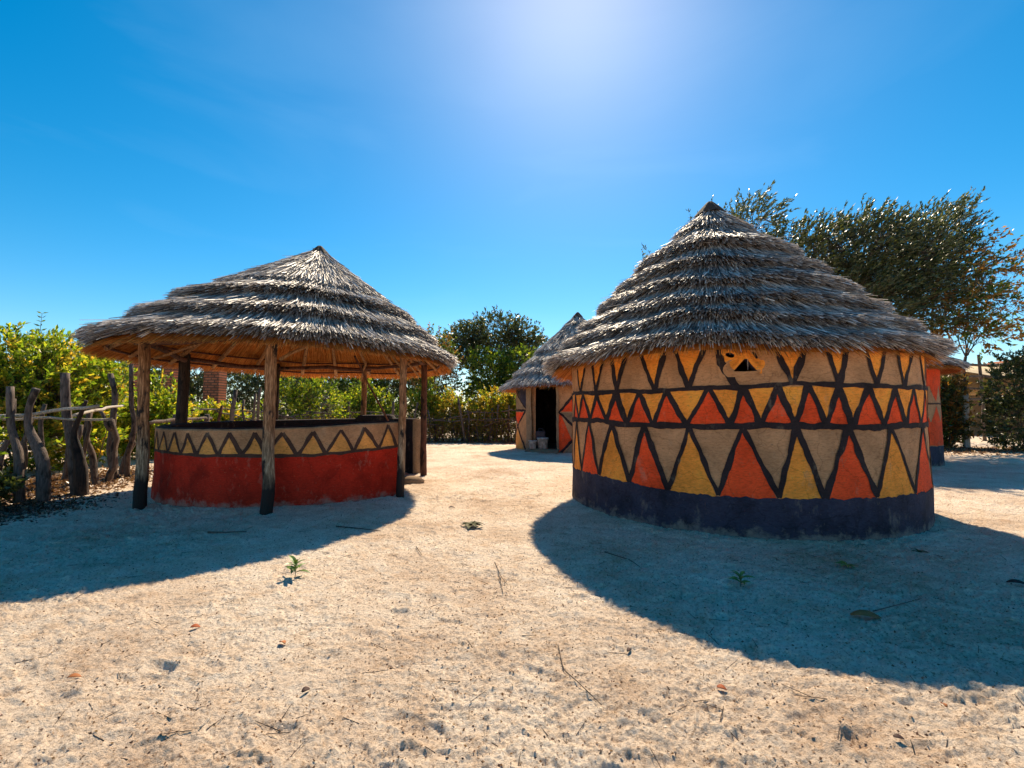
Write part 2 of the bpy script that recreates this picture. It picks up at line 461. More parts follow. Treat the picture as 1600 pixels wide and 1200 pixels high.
def stroke(name, c, r, seed, pts, width, off, m, parent, wob=0.012, closed=False):
    """hand painted line through (theta deg, z) points"""
    P = np.array([(math.radians(a) * r, z) for a, z in pts])
    out = []
    for a, b in zip(P[:-1], P[1:]):
        n = max(2, int(np.linalg.norm(b - a) / 0.035)); out.append(a + (b - a) * np.linspace(0, 1, n, endpoint=False)[:, None])
    P = np.concatenate(out + [P[-1:]])
    rs = random.randint(0, 9999)
    d = np.gradient(P, axis=0); d /= np.linalg.norm(d, axis=1)[:, None] + 1e-9
    nn = np.stack([-d[:, 1], d[:, 0]], 1)
    s = np.cumsum(np.r_[0, np.linalg.norm(np.diff(P, axis=0), axis=1)])
    P = P + nn * (wob * fbm(s * 5, s * 0 + .3, rs, 3))[:, None]
    wl_ = width / 2 * (1 + 0.85 * fbm(s * 7, s * 0 + 3.3, rs + 1, 4)); wr_ = width / 2 * (1 + 0.85 * fbm(s * 7, s * 0 + 7.3, rs + 2, 4))
    G = np.stack([P - nn * wr_[:, None], P + nn * (wl_ * .15)[:, None], P + nn * wl_[:, None]], 1)
    V = cylp(c, r, G[..., 0] / r, G[..., 1], off, seed).reshape(-1, 3)
    return link(name, npmesh(name, V, grid_faces(len(P), 3), m, True), parent)

# ------------------------------------------------------------------ thatch roofs
def roof(parent, c, apex, Rf, zf, tiers, thick, strands, seed, sw=0.010, slen=0.34, cap=0.1, lining=8000, bulge=0.0):
    """cone of stepped straw tiers. Rf, zf: eave radius and height by angle; tiers: distances 0..1 from apex to eave"""
    r0 = np.random.default_rng(seed)
    A = np.array(apex, float); c = np.array(c, float)
    def E(t): return np.stack([c[0] + Rf(t) * np.cos(t), c[1] + Rf(t) * np.sin(t), zf(t)], -1)
    def surf(t, s, off):
        e = E(t); d = e - A
        s_ = s[..., None]
        P = A + d * s_
        P[..., 2] += bulge * np.sin(np.pi * np.clip(s, 0, 1))
        n = np.stack([-d[..., 0] * d[..., 2], -d[..., 1] * d[..., 2], d[..., 0] ** 2 + d[..., 1] ** 2], -1)
        n /= np.linalg.norm(n, axis=-1)[..., None]
        return P + n * off[..., None], d, n
    slope = float(np.linalg.norm(E(np.array([0.0]))[0] - A))
    parts = []
    def edge(k, t): 
        amp = 0.042 if k < len(tiers) - 1 else 0.020
        return tiers[k] + amp * fbm(np.cos(t) * 3.2 + k * 7, np.sin(t) * 3.2, seed + k, 3) / 1.0
    nt_ = 200
    tot = sum(tiers[k] ** 2 - (tiers[k - 1] ** 2 if k else 0) for k in range(len(tiers)))
    for k in range(len(tiers)):
        s0 = tiers[k - 1] if k else 0.0
        nstr = int(strands * (tiers[k] ** 2 - s0 ** 2) / tot)
        back = s0 - 0.05 if k else 0.0
        # solid body of the tier
        t = np.linspace(0, 2 * np.pi, nt_, endpoint=False)
        u = np.array([0, .2, .4, .6, .8, .92, .97, .985, .9])
        tk = thick * (.5 if k == 0 else 1.0)
        o = np.array([0, .08, .23, .44, .70, .74, .50, .1, 0.0]) * tk - 0.02
        T, U = np.meshgrid(t, u, indexing='ij'); O = np.repeat(o[None, :], nt_, 0)
        e1 = edge(k, T) - 0.022
        sg = max(back, 0) + (e1 - max(back, 0)) * U
        V, _, _ = surf(T, sg, O + 0.010 * fbm(T * 12, sg * 9, seed + 40, 2))
        BV, BF = V.reshape(-1, 3), grid_faces(nt_, len(u), True)
        # straws
        n = nstr
        tt = r0.uniform(0, 2 * np.pi, n)
        tip = edge(k, tt)
        f = r0.random(n) ** 0.72
        clump = 0.35 * fbm(tt * 26, f * 2, seed + 60 + k, 2)
        se = s0 + (tip - s0) * f
        last = r0.random(n) < 0.30
        se = np.where(last, tip + r0.normal(0, 0.011, n) + 0.010 * fbm(tt * 40, tt * 0 + k, seed + 61, 2), se)
        L = slen * r0.uniform(.55, 1.15, n) / slope
        sr = np.maximum(se - L, 0.004)
        uo = lambda s: tk * np.clip((s - max(back, 0)) / (tip - max(back, 0) + 1e-6), 0, 1) ** 1.6
        jit = r0.uniform(-0.008, 0.026, n)
        depth = np.where(last, r0.uniform(0.0, 1.0, n) ** .6, 1.0)
        P0, _, _ = surf(tt, sr, uo(sr) * depth + jit * 0.3 - 0.004)
        dt = r0.normal(0, 0.075, n) + clump * 0.36 + np.where(r0.random(n) < 0.08, r0.normal(0, .4, n), 0)
        dt = dt * L * slope / np.maximum(0.25, np.maximum(se, .06) * 2.6)
        P1, d1, n1 = surf(tt + dt, se, uo(se) * depth + jit * depth + r0.exponential(0.011, n) * depth)
        # butt ends sag a little past the eave
        dirv = P1 - P0; ln = np.linalg.norm(dirv, axis=1)[:, None]; dirv /= ln + 1e-9
        side = np.cross(dirv, n1); side /= np.linalg.norm(side, axis=1)[:, None] + 1e-9
        roll = r0.uniform(-1.0, 1.0, n)[:, None]
        sv = side * np.cos(roll) + n1 * np.sin(roll)
        wv = (sw * r0.uniform(.5, 1.25, n) / 2)[:, None]
        mid = (P0 + P1) / 2 + n1 * r0.normal(0.002, 0.005, n)[:, None]
        V = np.stack([P0 - sv * wv, P0 + sv * wv, mid - sv * wv, mid + sv * wv, P1 - sv * wv * .6, P1 + sv * wv * .6], 1).reshape(-1, 3)
        b = np.arange(n)[:, None] * 6
        F = np.concatenate([b + [0, 1, 3, 2], b + [2, 3, 5, 4]], 0)
        m = M['straw_dark'] if (k == 0 and cap == 2) else M['straw_grey']
        me = npmesh('thatch_layer', np.concatenate([BV, V]), np.concatenate([BF, F + len(BV)]), [M['straw_base'], m])
        me.polygons.foreach_set('material_index', np.r_[np.zeros(len(BF), np.int32), np.ones(len(F), np.int32)])
        parts.append(link('thatch_layer', me, None, None, 'stuff'))
    # underside
    t = np.linspace(0, 2 * np.pi, nt_, endpoint=False); u = np.linspace(0.02, 0.985, 14)
    T, U = np.meshgrid(t, u, indexing='ij')
    V, _, _ = surf(T, U, -0.05 - 0.02 * (1 - U) + 0.008 * fbm(T * 20, U * 5, seed + 9, 2))
    BV, BF = V.reshape(-1, 3), grid_faces(nt_, len(u), True)[:, ::-1]
    n = lining
    tt = r0.uniform(0, 2 * np.pi, n); se = 0.25 + 0.77 * np.sqrt(r0.random(n)); se = np.where(r0.random(n) < .25, r0.normal(1.0, .012, n), se)
    sr = se - r0.uniform(.10, .22, n)
    P0, _, _ = surf(tt, sr, r0.uniform(-.075, -.055, n)); P1, _, n1 = surf(tt + r0.normal(0, .012, n) + 0.02 * vn(tt * 15, se * 4, 5), se, r0.uniform(-.085, -.058, n) + np.where(se > .97, .03, 0))
    dirv = P1 - P0; dirv /= np.linalg.norm(dirv, axis=1)[:, None] + 1e-9
    side = np.cross(dirv, n1); roll = r0.uniform(-.8, .8, n)[:, None]; sv = side * np.cos(roll) + n1 * np.sin(roll)
    wv = (0.009 * r0.uniform(.5, 1.2, n) / 2)[:, None]
    V = np.stack([P0 - sv * wv, P0 + sv * wv, P1 + sv * wv * .6, P1 - sv * wv * .6], 1).reshape(-1, 3)
    F = np.arange(n * 4).reshape(-1, 4)
    me = npmesh('roof', np.concatenate([BV, V]), np.concatenate([BF, F + len(BV)]), [M['lining'], M['straw_orange']])
    me.polygons.foreach_set('material_index', np.r_[np.zeros(len(BF), np.int32), np.ones(len(F), np.int32)])
    root = link('roof', me, parent)
    for p_ in parts: p_.parent = root
    # knotted tip
    prof = [(0.20, -0.155), (0.135, -0.07), (0.075, 0.0), (0.035, 0.045), (0.0, 0.055)]
    VV = []; na = 28
    for i in range(na):
        a = 2 * math.pi * i / na
        for q, z in prof: VV.append((A[0] + q * math.cos(a) * (1 + .12 * math.sin(7 * a)), A[1] + q * math.sin(a) * (1 + .12 * math.sin(7 * a)), A[2] + z + thick * .2))
    pyobj('roof_tip', VV, [tuple(f) for f in grid_faces(na, len(prof), True)], M['straw_base'], root)
    return root, surf

# ------------------------------------------------------------------ right painted hut
C1, R1, SD1 = (3.337, 7.316), 2.375, 21
hut = thing('painted_hut', 'large round mud hut on the right painted with yellow, red and beige triangles', 'hut')
VENT = (-115.2, -104.0, 1.775, 2.075)
w1 = wall('wall', C1, R1, -180, 180, 2.13, 0.16, M['clay'], hut, SD1, hole=VENT)
sub = w1
LINE1 = [(-190, 1.64), (-179, 1.65), (-157, 1.615), (-143, 1.62), (-134, 1.60), (-125, 1.62), (-117, 1.633), (-111, 1.622), (-104, 1.64), (-98, 1.655), (-88.5, 1.648), (-81, 1.64), (-68, 1.628), (-50, 1.645), (-30, 1.64), (0, 1.63), (60, 1.64), (120, 1.63), (170, 1.64)]
LINE2 = [(-190, 1.24), (-179, 1.243), (-156, 1.244), (-143, 1.20), (-130, 1.198), (-120, 1.196), (-113, 1.205), (-98, 1.213), (-82, 1.192), (-69, 1.207), (-42, 1.213), (0, 1.2), (60, 1.21), (120, 1.2), (170, 1.24)]
LINE3 = [(-190, 0.50), (-178, 0.505), (-154, 0.52), (-143, 0.49), (-129, 0.45), (-117, 0.442), (-102, 0.449), (-91, 0.456), (-77, 0.458), (-62, 0.46), (-45, 0.455), (0, 0.46), (60, 0.47), (120, 0.48), (170, 0.5)]
def zl(L):
    a = np.array(L); return lambda x: np.interp(x, a[:, 0], a[:, 1])
z1, z2, z3 = zl(LINE1), zl(LINE2), zl(LINE3)
alow = [-167.8, -156.1, -146.5, -133.2, -123.5, -110.9, -98.5, -86.6, -75.4, -64.7, -50]
atop = [(-172.6, -162), (-159, -151.8), (-148.8, -142.2), (-138.1, -129.6), (-127.4, -119.2), (-115.5, -106.5), (-102.7, -94.2), (-90.1, -83.3), (-79.4, -71.3), (-68.1, -58.3), (-54, -44)]
blow = [-178.5, -170.9, -160.8, -151.5, -143.0, -134.2, -124.5, -113.7, -106.1, -98.1, -90.4, -83.4, -73.4, -64.7, -55.1, -44]
bhigh = [-175, -165.6, -156.2, -146.9, -138.3, -129.6, -118.4, -109.9, -101.9, -94.5, -86.9, -78.3, -68.8, -60.0, -50]
chigh = [-174.1, -161.7, -149.2, -137.0, -123.7, -110.5, -97.9, -84.6, -71.2, -54]
clow = [-179.5, -168.8, -156.0, -142.2, -129.7, -116.8, -102.4, -91.6, -77.1, -61.6, -44]
x = -44
while x < 172:                                              # the rhythm carries on round the back
    alow.append(x + 5); atop.append((x, x + 9)); x += 12
x = -44
while x < 168: bhigh.append(x + 4.5); blow.append(x + 9); x += 9
x = -44
while x < 165: chigh.append(x + 6.5); clow.append(x + 13); x += 13
a_ = (C1, R1, SD1)

for lo, (l, r_) in zip(alow, atop):
    if lo == -110.9: continue
    tri('painted_triangle', *a_, (l, 2.10), (r_, 2.10), (lo, z1(lo) + 0.03), 0.004, M['ochre'], sub)
# the ochre round the vent: two arms either side
tri('painted_triangle', *a_, (-119.2 + 4, 2.10), (-115.2, 2.10), (-115.3, 1.95), 0.004, M['ochre'], sub)
for i in range(len(blow) - 1):
    l, r_, h_ = blow[i], blow[i + 1], bhigh[i]
    tri('painted_triangle', *a_, (l + .5, z2(l) + .02), (r_ - .5, z2(r_) + .02), (h_, z1(h_) - 0.045), 0.004, M['red'], sub)
hs = [-184] + bhigh
for i in range(len(bhigh)):
    l, r_, b_ = (bhigh[i - 1] if i else -181), bhigh[i], blow[i]
    tri('painted_triangle', *a_, (l + .3, z1(l) - .02), (r_ - .3, z1(r_) - .02), (b_, z2(b_) + 0.03), 0.006, M['ochre'], sub)
for i in range(len(clow) - 1):
    l, r_, h_ = clow[i], clow[i + 1], chigh[i]
    tri('painted_triangle', *a_, (l + .4, z3((l + r_) / 2) - .03), (r_ - .4, z3((l + r_) / 2) - .03), (h_, z2(h_) - 0.02), 0.004,
        M['ochre'] if i % 2 == 0 else M['red'], sub, nz=12)

stroke('painted_line', *a_, [(x, z1(x)) for x in np.linspace(-180, 180, 80)], 0.052, 0.012, M['black'], sub)
stroke('painted_line', *a_, [(x, z2(x)) for x in np.linspace(-180, 180, 80)], 0.066, 0.012, M['black'], sub)
for i, (lo, (l, r_)) in enumerate(zip(alow, atop)):
    wd = 0.050 + 0.02 * random.random()
    if lo == -110.9:
        stroke('painted_line', *a_, [(-115.9, 2.12), (-115.2, 1.9), (lo - .6, z1(lo))], 0.075, 0.009, M['black'], sub); continue
    stroke('painted_line', *a_, [(l, 2.12), (lo, z1(lo))], wd, 0.009, M['black'], sub)
    stroke('painted_line', *a_, [(r_, 2.12), (lo, z1(lo))], wd, 0.0095, M['black'], sub)
for i in range(len(bhigh)):
    wd = 0.052 + 0.025 * random.random()
    stroke('painted_line', *a_, [(blow[i], z2(blow[i])), (bhigh[i], z1(bhigh[i]))], wd, 0.009, M['black'], sub)
    if i + 1 < len(blow): stroke('painted_line', *a_, [(bhigh[i], z1(bhigh[i])), (blow[i + 1], z2(blow[i + 1]))], wd, 0.0098, M['black'], sub)
for i in range(len(chigh)):
    wd = 0.042 + 0.025 * random.random()
    stroke('painted_line', *a_, [(clow[i], z3(clow[i])), (chigh[i], z2(chigh[i]))], wd, 0.009, M['black'], sub)
    if i + 1 < len(clow): stroke('painted_line', *a_, [(chigh[i], z2(chigh[i])), (clow[i + 1], z3(clow[i + 1]))], wd, 0.0098, M['black'], sub)
for k in range(6):
    l, r_ = -180 + 60 * k, -120 + 60 * k
    patch('painted_band', *a_, lambda v, l=l: l - .2 * (k > 0), lambda v, r_=r_: r_, lambda T: T * 0 - 0.1, lambda T: z3(T) - 0.006 + 0.012 * np.sin(T * 2.3) * np.sin(T * 1.1), 0.0075 + .0006 * (k % 2), M['blackbase'], sub, nz=12, nt=60, wob=0.02)
# vent: moulded plaster plate with a triangle, an oval and a slit cut right through
nu, nv = 110, 66
U, Vv = np.meshgrid(np.linspace(VENT[0] - .8, VENT[1] + .8, nu), np.linspace(VENT[2] - .035, VENT[3] + .05, nv), indexing='ij')
X = (U + 109.4) * math.pi / 180 * R1; Z = Vv - 1.92           # metres from vent centre
def seg(px, pz, ax, az, bx, bz):
    t = np.clip(((px - ax) * (bx - ax) + (pz - az) * (bz - az)) / ((bx - ax) ** 2 + (bz - az) ** 2), 0, 1)
    return np.hypot(px - ax - t * (bx - ax), pz - az - t * (bz - az))
def in_tri(px, pz): return (pz > -0.125) & (pz < 0.015) & (np.abs(px + .005) < (0.022 - pz) * 0.80)
oval = ((X + 0.150) / 0.045) ** 2 + ((Z - 0.060 + 0.25 * (X + .15)) / 0.026) ** 2 < 1
slit = seg(X, Z, 0.085, 0.080, 0.115, 0.025) < 0.014
hole = in_tri(X, Z) | oval | slit
mould = np.exp(-(np.minimum(seg(X, Z, 0, .02, -.13, -.10), seg(X, Z, 0, .02, .13, -.10)) / .045) ** 2) + 0.8 * np.exp(-(seg(X, Z, 0, .02, -.16, .11) / .04) ** 2) + 0.7 * np.exp(-(seg(X, Z, 0, .02, .02, .14) / .06) ** 2)
P = cylp(C1, R1, np.radians(U), Vv, 0.008 + 0.055 * np.clip(mould, 0, 1), SD1)
Q = cylp(C1, R1 - 0.16, np.radians(U), Vv, 0, SD1)
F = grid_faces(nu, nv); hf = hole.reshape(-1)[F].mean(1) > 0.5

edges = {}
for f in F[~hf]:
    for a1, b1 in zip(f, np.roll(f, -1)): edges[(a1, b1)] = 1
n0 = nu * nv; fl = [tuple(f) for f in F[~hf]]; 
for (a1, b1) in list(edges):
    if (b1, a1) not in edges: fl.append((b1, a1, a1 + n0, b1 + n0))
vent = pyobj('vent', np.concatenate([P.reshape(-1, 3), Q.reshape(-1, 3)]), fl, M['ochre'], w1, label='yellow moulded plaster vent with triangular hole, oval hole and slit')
# beige field below and beside the vent arms
me = vent.data; me.materials.append(M['clay'])
cz = np.zeros(len(me.polygons) * 3); me.polygons.foreach_get('center', cz); cz = cz.reshape(-1, 3)
px = (np.degrees(np.arctan2(cz[:, 1] - C1[1], cz[:, 0] - C1[0])) + 109.4) * math.pi / 180 * R1; pz = cz[:, 2] - 1.92
arm = np.minimum(np.minimum(seg(px, pz, 0, .03, -.10, -.06), seg(px, pz, 0, .03, .13, -.05)), np.minimum(seg(px, pz, 0, .03, -.17, .09), seg(px, pz, .14, -.03, .15, -.14) + .045)) < 0.060 + 0.025 * fbm(px * 20, pz * 20, 4, 2)
arm |= (pz > 0.01 + .02 * np.sin(px * 40)) & (px < 0.085 - .4 * pz)
me.materials.append(M['blackbase'])  # sides of the openings painted black for the shade deep in the holes
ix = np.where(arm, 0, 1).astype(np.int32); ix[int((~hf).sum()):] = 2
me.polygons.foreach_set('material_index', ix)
V, F = tube_vf([(0, 0, 0), (0, 0, -0.12)], [.0035, .002], 5)
st = pyobj('straw_wisp', [(C1[0] + 2.44 * math.cos(R(-109)) + v[0], C1[1] + 2.44 * math.sin(R(-109)) + v[1], 1.93 + v[2]) for v in V], F, M['straw_grey'], w1)

def R1f(t):
    d = np.mod(np.degrees(t), 360)
    return np.interp(d, [0, 45, 90, 135, 165, 198, 224, 239, 251, 263, 270, 300, 325, 360], [2.70, 2.85, 3.0, 2.70, 2.50, 2.40, 2.56, 2.64, 2.58, 2.44, 2.38, 2.38, 2.56, 2.70]) + 0.02 * vn(np.cos(t) * 3, np.sin(t) * 3, 4)
def Z1f(t): return 1.99 + 0.02 * np.cos(t) + 0.06 * vn(np.cos(t) * 2, np.sin(t) * 2, 9)
roof(hut, (3.10, 7.10), (2.95, 6.78, 4.40), R1f, Z1f, [0.20, 0.39, 0.52, 0.65, 0.775, 0.89, 1.0], 0.185, 150000, 31, sw=0.014, slen=0.44, bulge=-0.03)

# ------------------------------------------------------------------ open pavilion
C2, R2, SD2 = (-3.85, 8.9), 2.33, 5
pav = thing('thatched_pavilion', 'open sided thatched shelter on wooden posts around a low red wall with zigzag band', 'pavilion')
def ztop2(T):
    d = np.mod(np.degrees(T) + 360, 360)            # -32 -> 328
    return np.interp(d, [0, 60, 62, 84, 86, 180, 235, 270, 295, 308, 328, 360], [1.20, 1.20, 1.28, 1.27, 1.19, 1.14, 1.11, 1.115, 1.14, 1.175, 1.20, 1.20])
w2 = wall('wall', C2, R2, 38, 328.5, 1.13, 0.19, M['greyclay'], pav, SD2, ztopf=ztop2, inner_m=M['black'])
b_ = (C2, R2, SD2)
L2 = [(10, .78), (120, .77), (180, .76), (236, .757), (256, .732), (276, .735), (295, .718), (308, .75), (328, .795)]
zb = zl(L2)
def d360(a): return a % 360
ph = [360 - v for v in (117, 109.8, 101.2, 92.6, 84.1, 75.1, 65.5, 55.8, 47.2, 36.7)]
pz_ = [1.055, 1.05, 1.06, 1.065, 1.065, 1.06, 1.07, 1.09, 1.12, 1.15]
plo = [360 - v for v in (120.7, 112.9, 105.5, 96.5, 88.0, 80.4, 70.0, 60.9, 51.0, 40.9, 32.6)]
x = 360 - 120.7
while x > 50:
    ph.insert(0, x - 4.3); pz_.insert(0, 1.06); plo.insert(0, x - 8.6); x -= 8.6
patch('painted_band', *b_, lambda v: 38, lambda v: 328.5, lambda T: T * 0 + zb(10) * 0 + np.interp(T, [10, 328], [.74, .74]) * 0 + zb(T) - 0.005, lambda T: ztop2(np.radians(T)) - 0.02, 0.003, M['clay'], w2, nz=14, nt=260)
for k in range(5):
    l, r_ = 38 + 58.1 * k, 96.1 + 58.1 * k
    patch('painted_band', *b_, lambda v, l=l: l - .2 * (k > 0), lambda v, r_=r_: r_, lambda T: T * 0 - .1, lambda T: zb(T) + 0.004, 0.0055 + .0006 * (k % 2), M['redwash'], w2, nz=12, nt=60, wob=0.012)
for i in range(len(ph)):
    zbm = zb(ph[i]) + .03
    tri('painted_triangle', *b_, (plo[i] + .6, zbm), (plo[i + 1] - .6, zbm), (ph[i], pz_[i] - .05), 0.005, M['ochre_orange'], w2)
    wd = .042 + .014 * random.random()
    stroke('painted_line', *b_, [(plo[i], zb(plo[i]) + .01), (ph[i], pz_[i])], wd, .0088, M['brownline'], w2)
    stroke('painted_line', *b_, [(ph[i], pz_[i]), (plo[i + 1], zb(plo[i + 1]) + .01)], wd, .0095, M['brownline'], w2)
stroke('painted_line', *b_, [(q, zb(q) + .012) for q in np.linspace(38.2, 328.3, 80)], .045, .0102, M['brownline'], w2)

POSTS = [(-5.30, 6.74, -5.36, 6.74, .088, .075, 'post'), (-3.30, 6.36, -3.32, 6.40, .085, .075, 'post'), (-1.78, 7.56, -1.78, 7.56, .07, .066, 'post'),
         (-1.86, 9.95, -1.88, 9.95, .072, .062, 'post_red'), (-3.57, 11.25, -3.57, 11.25, .075, .07, 'post'), (-5.52, 10.9, -5.5, 10.9, .07, .065, 'post_dark'), (-6.50, 9.15, -6.42, 9.1, .105, .10, 'post_dark')]
tops = []
for i, (x0, y0, x1, y1, ra, rb, mm) in enumerate(POSTS):
    zt = 2.50 if i != 6 else 2.55
    pole('post', gp(x0, y0, -.2), (x1, y1, zt), ra * .88, rb * .9, M[mm], pav, 14, .022, 100 + i, 14, .13)
    tops.append((x1, y1, 2.38))
def R2f(t):
    d = np.degrees(t)
    w_ = lambda c0, s_: np.exp(-((np.mod(d - c0 + 180, 360) - 180) / s_) ** 2)
    return 2.90 + 0.28 * w_(-115, 45) - 0.12 * w_(180, 40) - 0.16 * w_(0, 50) + 0.03 * vn(np.cos(t) * 3, np.sin(t) * 3, 14)
def Z2f(t): return 2.27 - 0.05 * np.sin(t) * -1 * 0 + 0.03 * np.cos(t - math.pi) + 0.05 * vn(np.cos(t) * 2, np.sin(t) * 2, 19)
rf2, surf2 = roof(pav, (-3.95, 8.85), (-3.74, 8.90, 4.50), R2f, Z2f, [0.52, 0.68, 0.845, 1.0], 0.185, 105000, 41, sw=0.0145, slen=0.52, cap=0, lining=42000, bulge=0.05)
# roof poles seen from below
for i in range(18):
    t = np.array([2 * math.pi * i / 18 + .06 * math.sin(i * 7)])
    a1, _, _ = surf2(t, np.array([0.04]), np.array([-.13])); b1, _, _ = surf2(t + random.uniform(-.03, .03), np.array([0.955]), np.array([-.125]))
    pole('rafter', a1[0], b1[0], .03, .038, M['rafter'], rf2, 8, .03, 200 + i, 7, .12)
for s_ in (0.5, 0.7, 0.86, 0.945):
    t = np.linspace(0, 2 * math.pi, 61); p_, _, _ = surf2(t, np.full(61, s_), np.full(61, -.105) + 0.008 * np.sin(t * 9))
    V, F = tube_vf(p_, np.full(61, .020), 6, int(s_ * 100), .15, False)
    pyobj('purlin', V, F, M['post_red'], rf2)
for i in range(len(tops)):
    a1 = np.array(tops[i]); b1 = np.array(tops[(i + 1) % len(tops)]); e = (b1 - a1) / np.linalg.norm(b1 - a1) * .15
    pole('beam', a1 - e + [0, 0, .02 * (i % 2)], b1 + e + [0, 0, .02 * (i % 2)], .045, .04, M['post_red'], rf2, 8, .05, 230 + i, 8, .12)
BR = [(-5.33, 6.9, 2.15, -4.75, 7.3, 2.5), (-3.3, 6.6, 2.1, -2.9, 7.1, 2.5), (-1.85, 7.75, 2.12, -2.2, 8.1, 2.5), (-1.95, 9.75, 2.1, -2.15, 9.3, 2.4), (-3.6, 11.1, 2.1, -3.3, 10.5, 2.5)]
for i, q in enumerate(BR): pole('brace', q[:3], q[3:], .024, .024, M['rafter'], rf2, 5, .02, 260 + i, 6)

# things in the pavilion
st = pole('leaning_pole', (-2.73, 8.05, 2.33), (-2.45, 9.3, 1.15), .016, .02, M['post_red'], None, 8, .03, 300, 6)
# leaning pole runs from the roof down to the rim of the wall
st.location = (0, 0, 0); tag(st, 'thin brown pole slanting down from the thatched roof to the low wall rim', 'pole')
# hut 2 --------------------------------------------------------------
C3, R3, SD3 = (2.45, 17.7), 2.3, 9
h2 = thing('small_painted_hut', 'small round hut further back with an open dark doorway and black, red and beige diamonds', 'hut')
w3 = wall('wall', C3, R3, -114, 220, 2.42, 0.18, M['clay'], h2, SD3, inner_m=M['black'])  # inner face coloured black to paint in the shade behind the doorway
c_ = (C3, R3, SD3)
L0 = 180
def q2(A, B, C, m, off=.004): tri('painted_triangle', *c_, A, B, C, off, M[m], w3)
q2((176, 2.42), (190, 2.42), (186, 2.17), 'red')
patch('painted_panel', *c_, lambda v: 211 - v * 21 * 0, lambda v: 213.6, 1.50, 2.42, .0035, M['blackbase'], w3)
patch('painted_panel', *c_, lambda v: 211.2 - 22 * v, lambda v: 211.2, 1.50, 2.17, .0035, M['blackbase'], w3)
patch('painted_panel', *c_, lambda v: 189.5, lambda v: 211.3, 2.16, 2.42, .0036, M['blackbase'], w3)
q2((174, 1.48), (212, 1.48), (186, 2.14), 'greyclay', .005)
q2((174, 1.36), (209, 1.36), (195, 0.93), 'red')
q2((174, 0.05), (208, 0.05), (194, 0.76), 'ochre_orange')
stroke('painted_line', *c_, [(184, 2.22), (213, 1.48)], .06, .008, M['black'], w3)
stroke('painted_line', *c_, [(172, 1.8), (186, 2.2), (192, 2.44)], .07, .0085, M['black'], w3)
stroke('painted_line', *c_, [(172, 1.43), (213, 1.43)], .08, .009, M['black'], w3)
stroke('painted_line', *c_, [(213, 1.43), (194, .84), (176, .4)], .075, .0095, M['black'], w3)
stroke('painted_line', *c_, [(174, 1.36), (194, .84), (212, .04)], .075, .010, M['black'], w3)
q2((-102, 1.87), (-111.5, 1.38), (-102, 1.38), 'red') if 0 else None
patch('painted_panel', *c_, lambda v: -112 + 12 * v, lambda v: -92, 1.38, 1.86, .004, M['red'], w3)
patch('painted_panel', *c_, lambda v: -100 - 12 * v, lambda v: -92, .90, 1.34, .004, M['greyclay'], w3)
patch('painted_panel', *c_, lambda v: -113.2 + .6 * v, lambda v: -102 - 9 * v, .45, 1.28, .0045, M['red'], w3)
patch('painted_panel', *c_, lambda v: -113.2, lambda v: -112 + 10 * v, .05, .45, .0045, M['red'], w3)
patch('painted_panel', *c_, lambda v: -109 + 9 * v, lambda v: -92, .0, .40, .004, M['greyclay'], w3)
stroke('painted_line', *c_, [(-96, 2.1), (-112.5, 1.36), (-96, .72)], .08, .009, M['black'], w3)
stroke('painted_line', *c_, [(-112, .0), (-96, .65)], .08, .0095, M['black'], w3)
for k, a in enumerate(range(-84, 170, 22)):
    tri('painted_triangle', *c_, (a - 9, .45), (a + 9, .45), (a, 1.35), .004, M['red' if k % 2 else 'ochre'], w3)
    stroke('painted_line', *c_, [(a - 11, .42), (a, 1.42), (a + 11, .42)], .07, .009, M['black'], w3)
# door jamb posts of mud and sill
for a0, a1, nm in ((213.5, 220.4, 'door_jamb'), (-114.6, -112.6, 'door_jamb')):
    patch(nm, *c_, lambda v: a0, lambda v: a1, -.05, 2.40, .045, M['greyclay'], w3, nz=30, nt=6, wob=.02)
pts = []
V = []; F = []
for k in range(14):
    a = R(218 + (248 - 218) * k / 13)
    for q, z in ((1.95, .0), (1.95, .125), (2.36, .12), (2.50 + .04 * math.sin(k), .085), (2.62 + .05 * math.sin(k * 2.1), -.05)): V.append((C3[0] + q * math.cos(a), C3[1] + q * math.sin(a), z + float(gz([0.9], [15.6])[0])))
pyobj('door_sill', V, [tuple(f) for f in grid_faces(14, 5)], M['greyclay'], h2)
V = [(C3[0] + 2.2 * math.cos(R(a)), C3[1] + 2.2 * math.sin(R(a)), .07) for a in range(0, 360, 12)]
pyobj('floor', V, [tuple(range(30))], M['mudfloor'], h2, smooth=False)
def R3f(t): return 2.82 + .05 * vn(np.cos(t) * 3, np.sin(t) * 3, 24)
def Z3f(t): return 2.17 + .05 * vn(np.cos(t) * 2, np.sin(t) * 2, 29)
roof(h2, (2.45, 17.7), (2.52, 17.7, 5.12), R3f, Z3f, [0.20, 0.55, 0.70, 0.84, 1.0], 0.12, 42000, 51, sw=0.020, slen=0.42)
# straws hanging over the doorway are part of the lowest tier

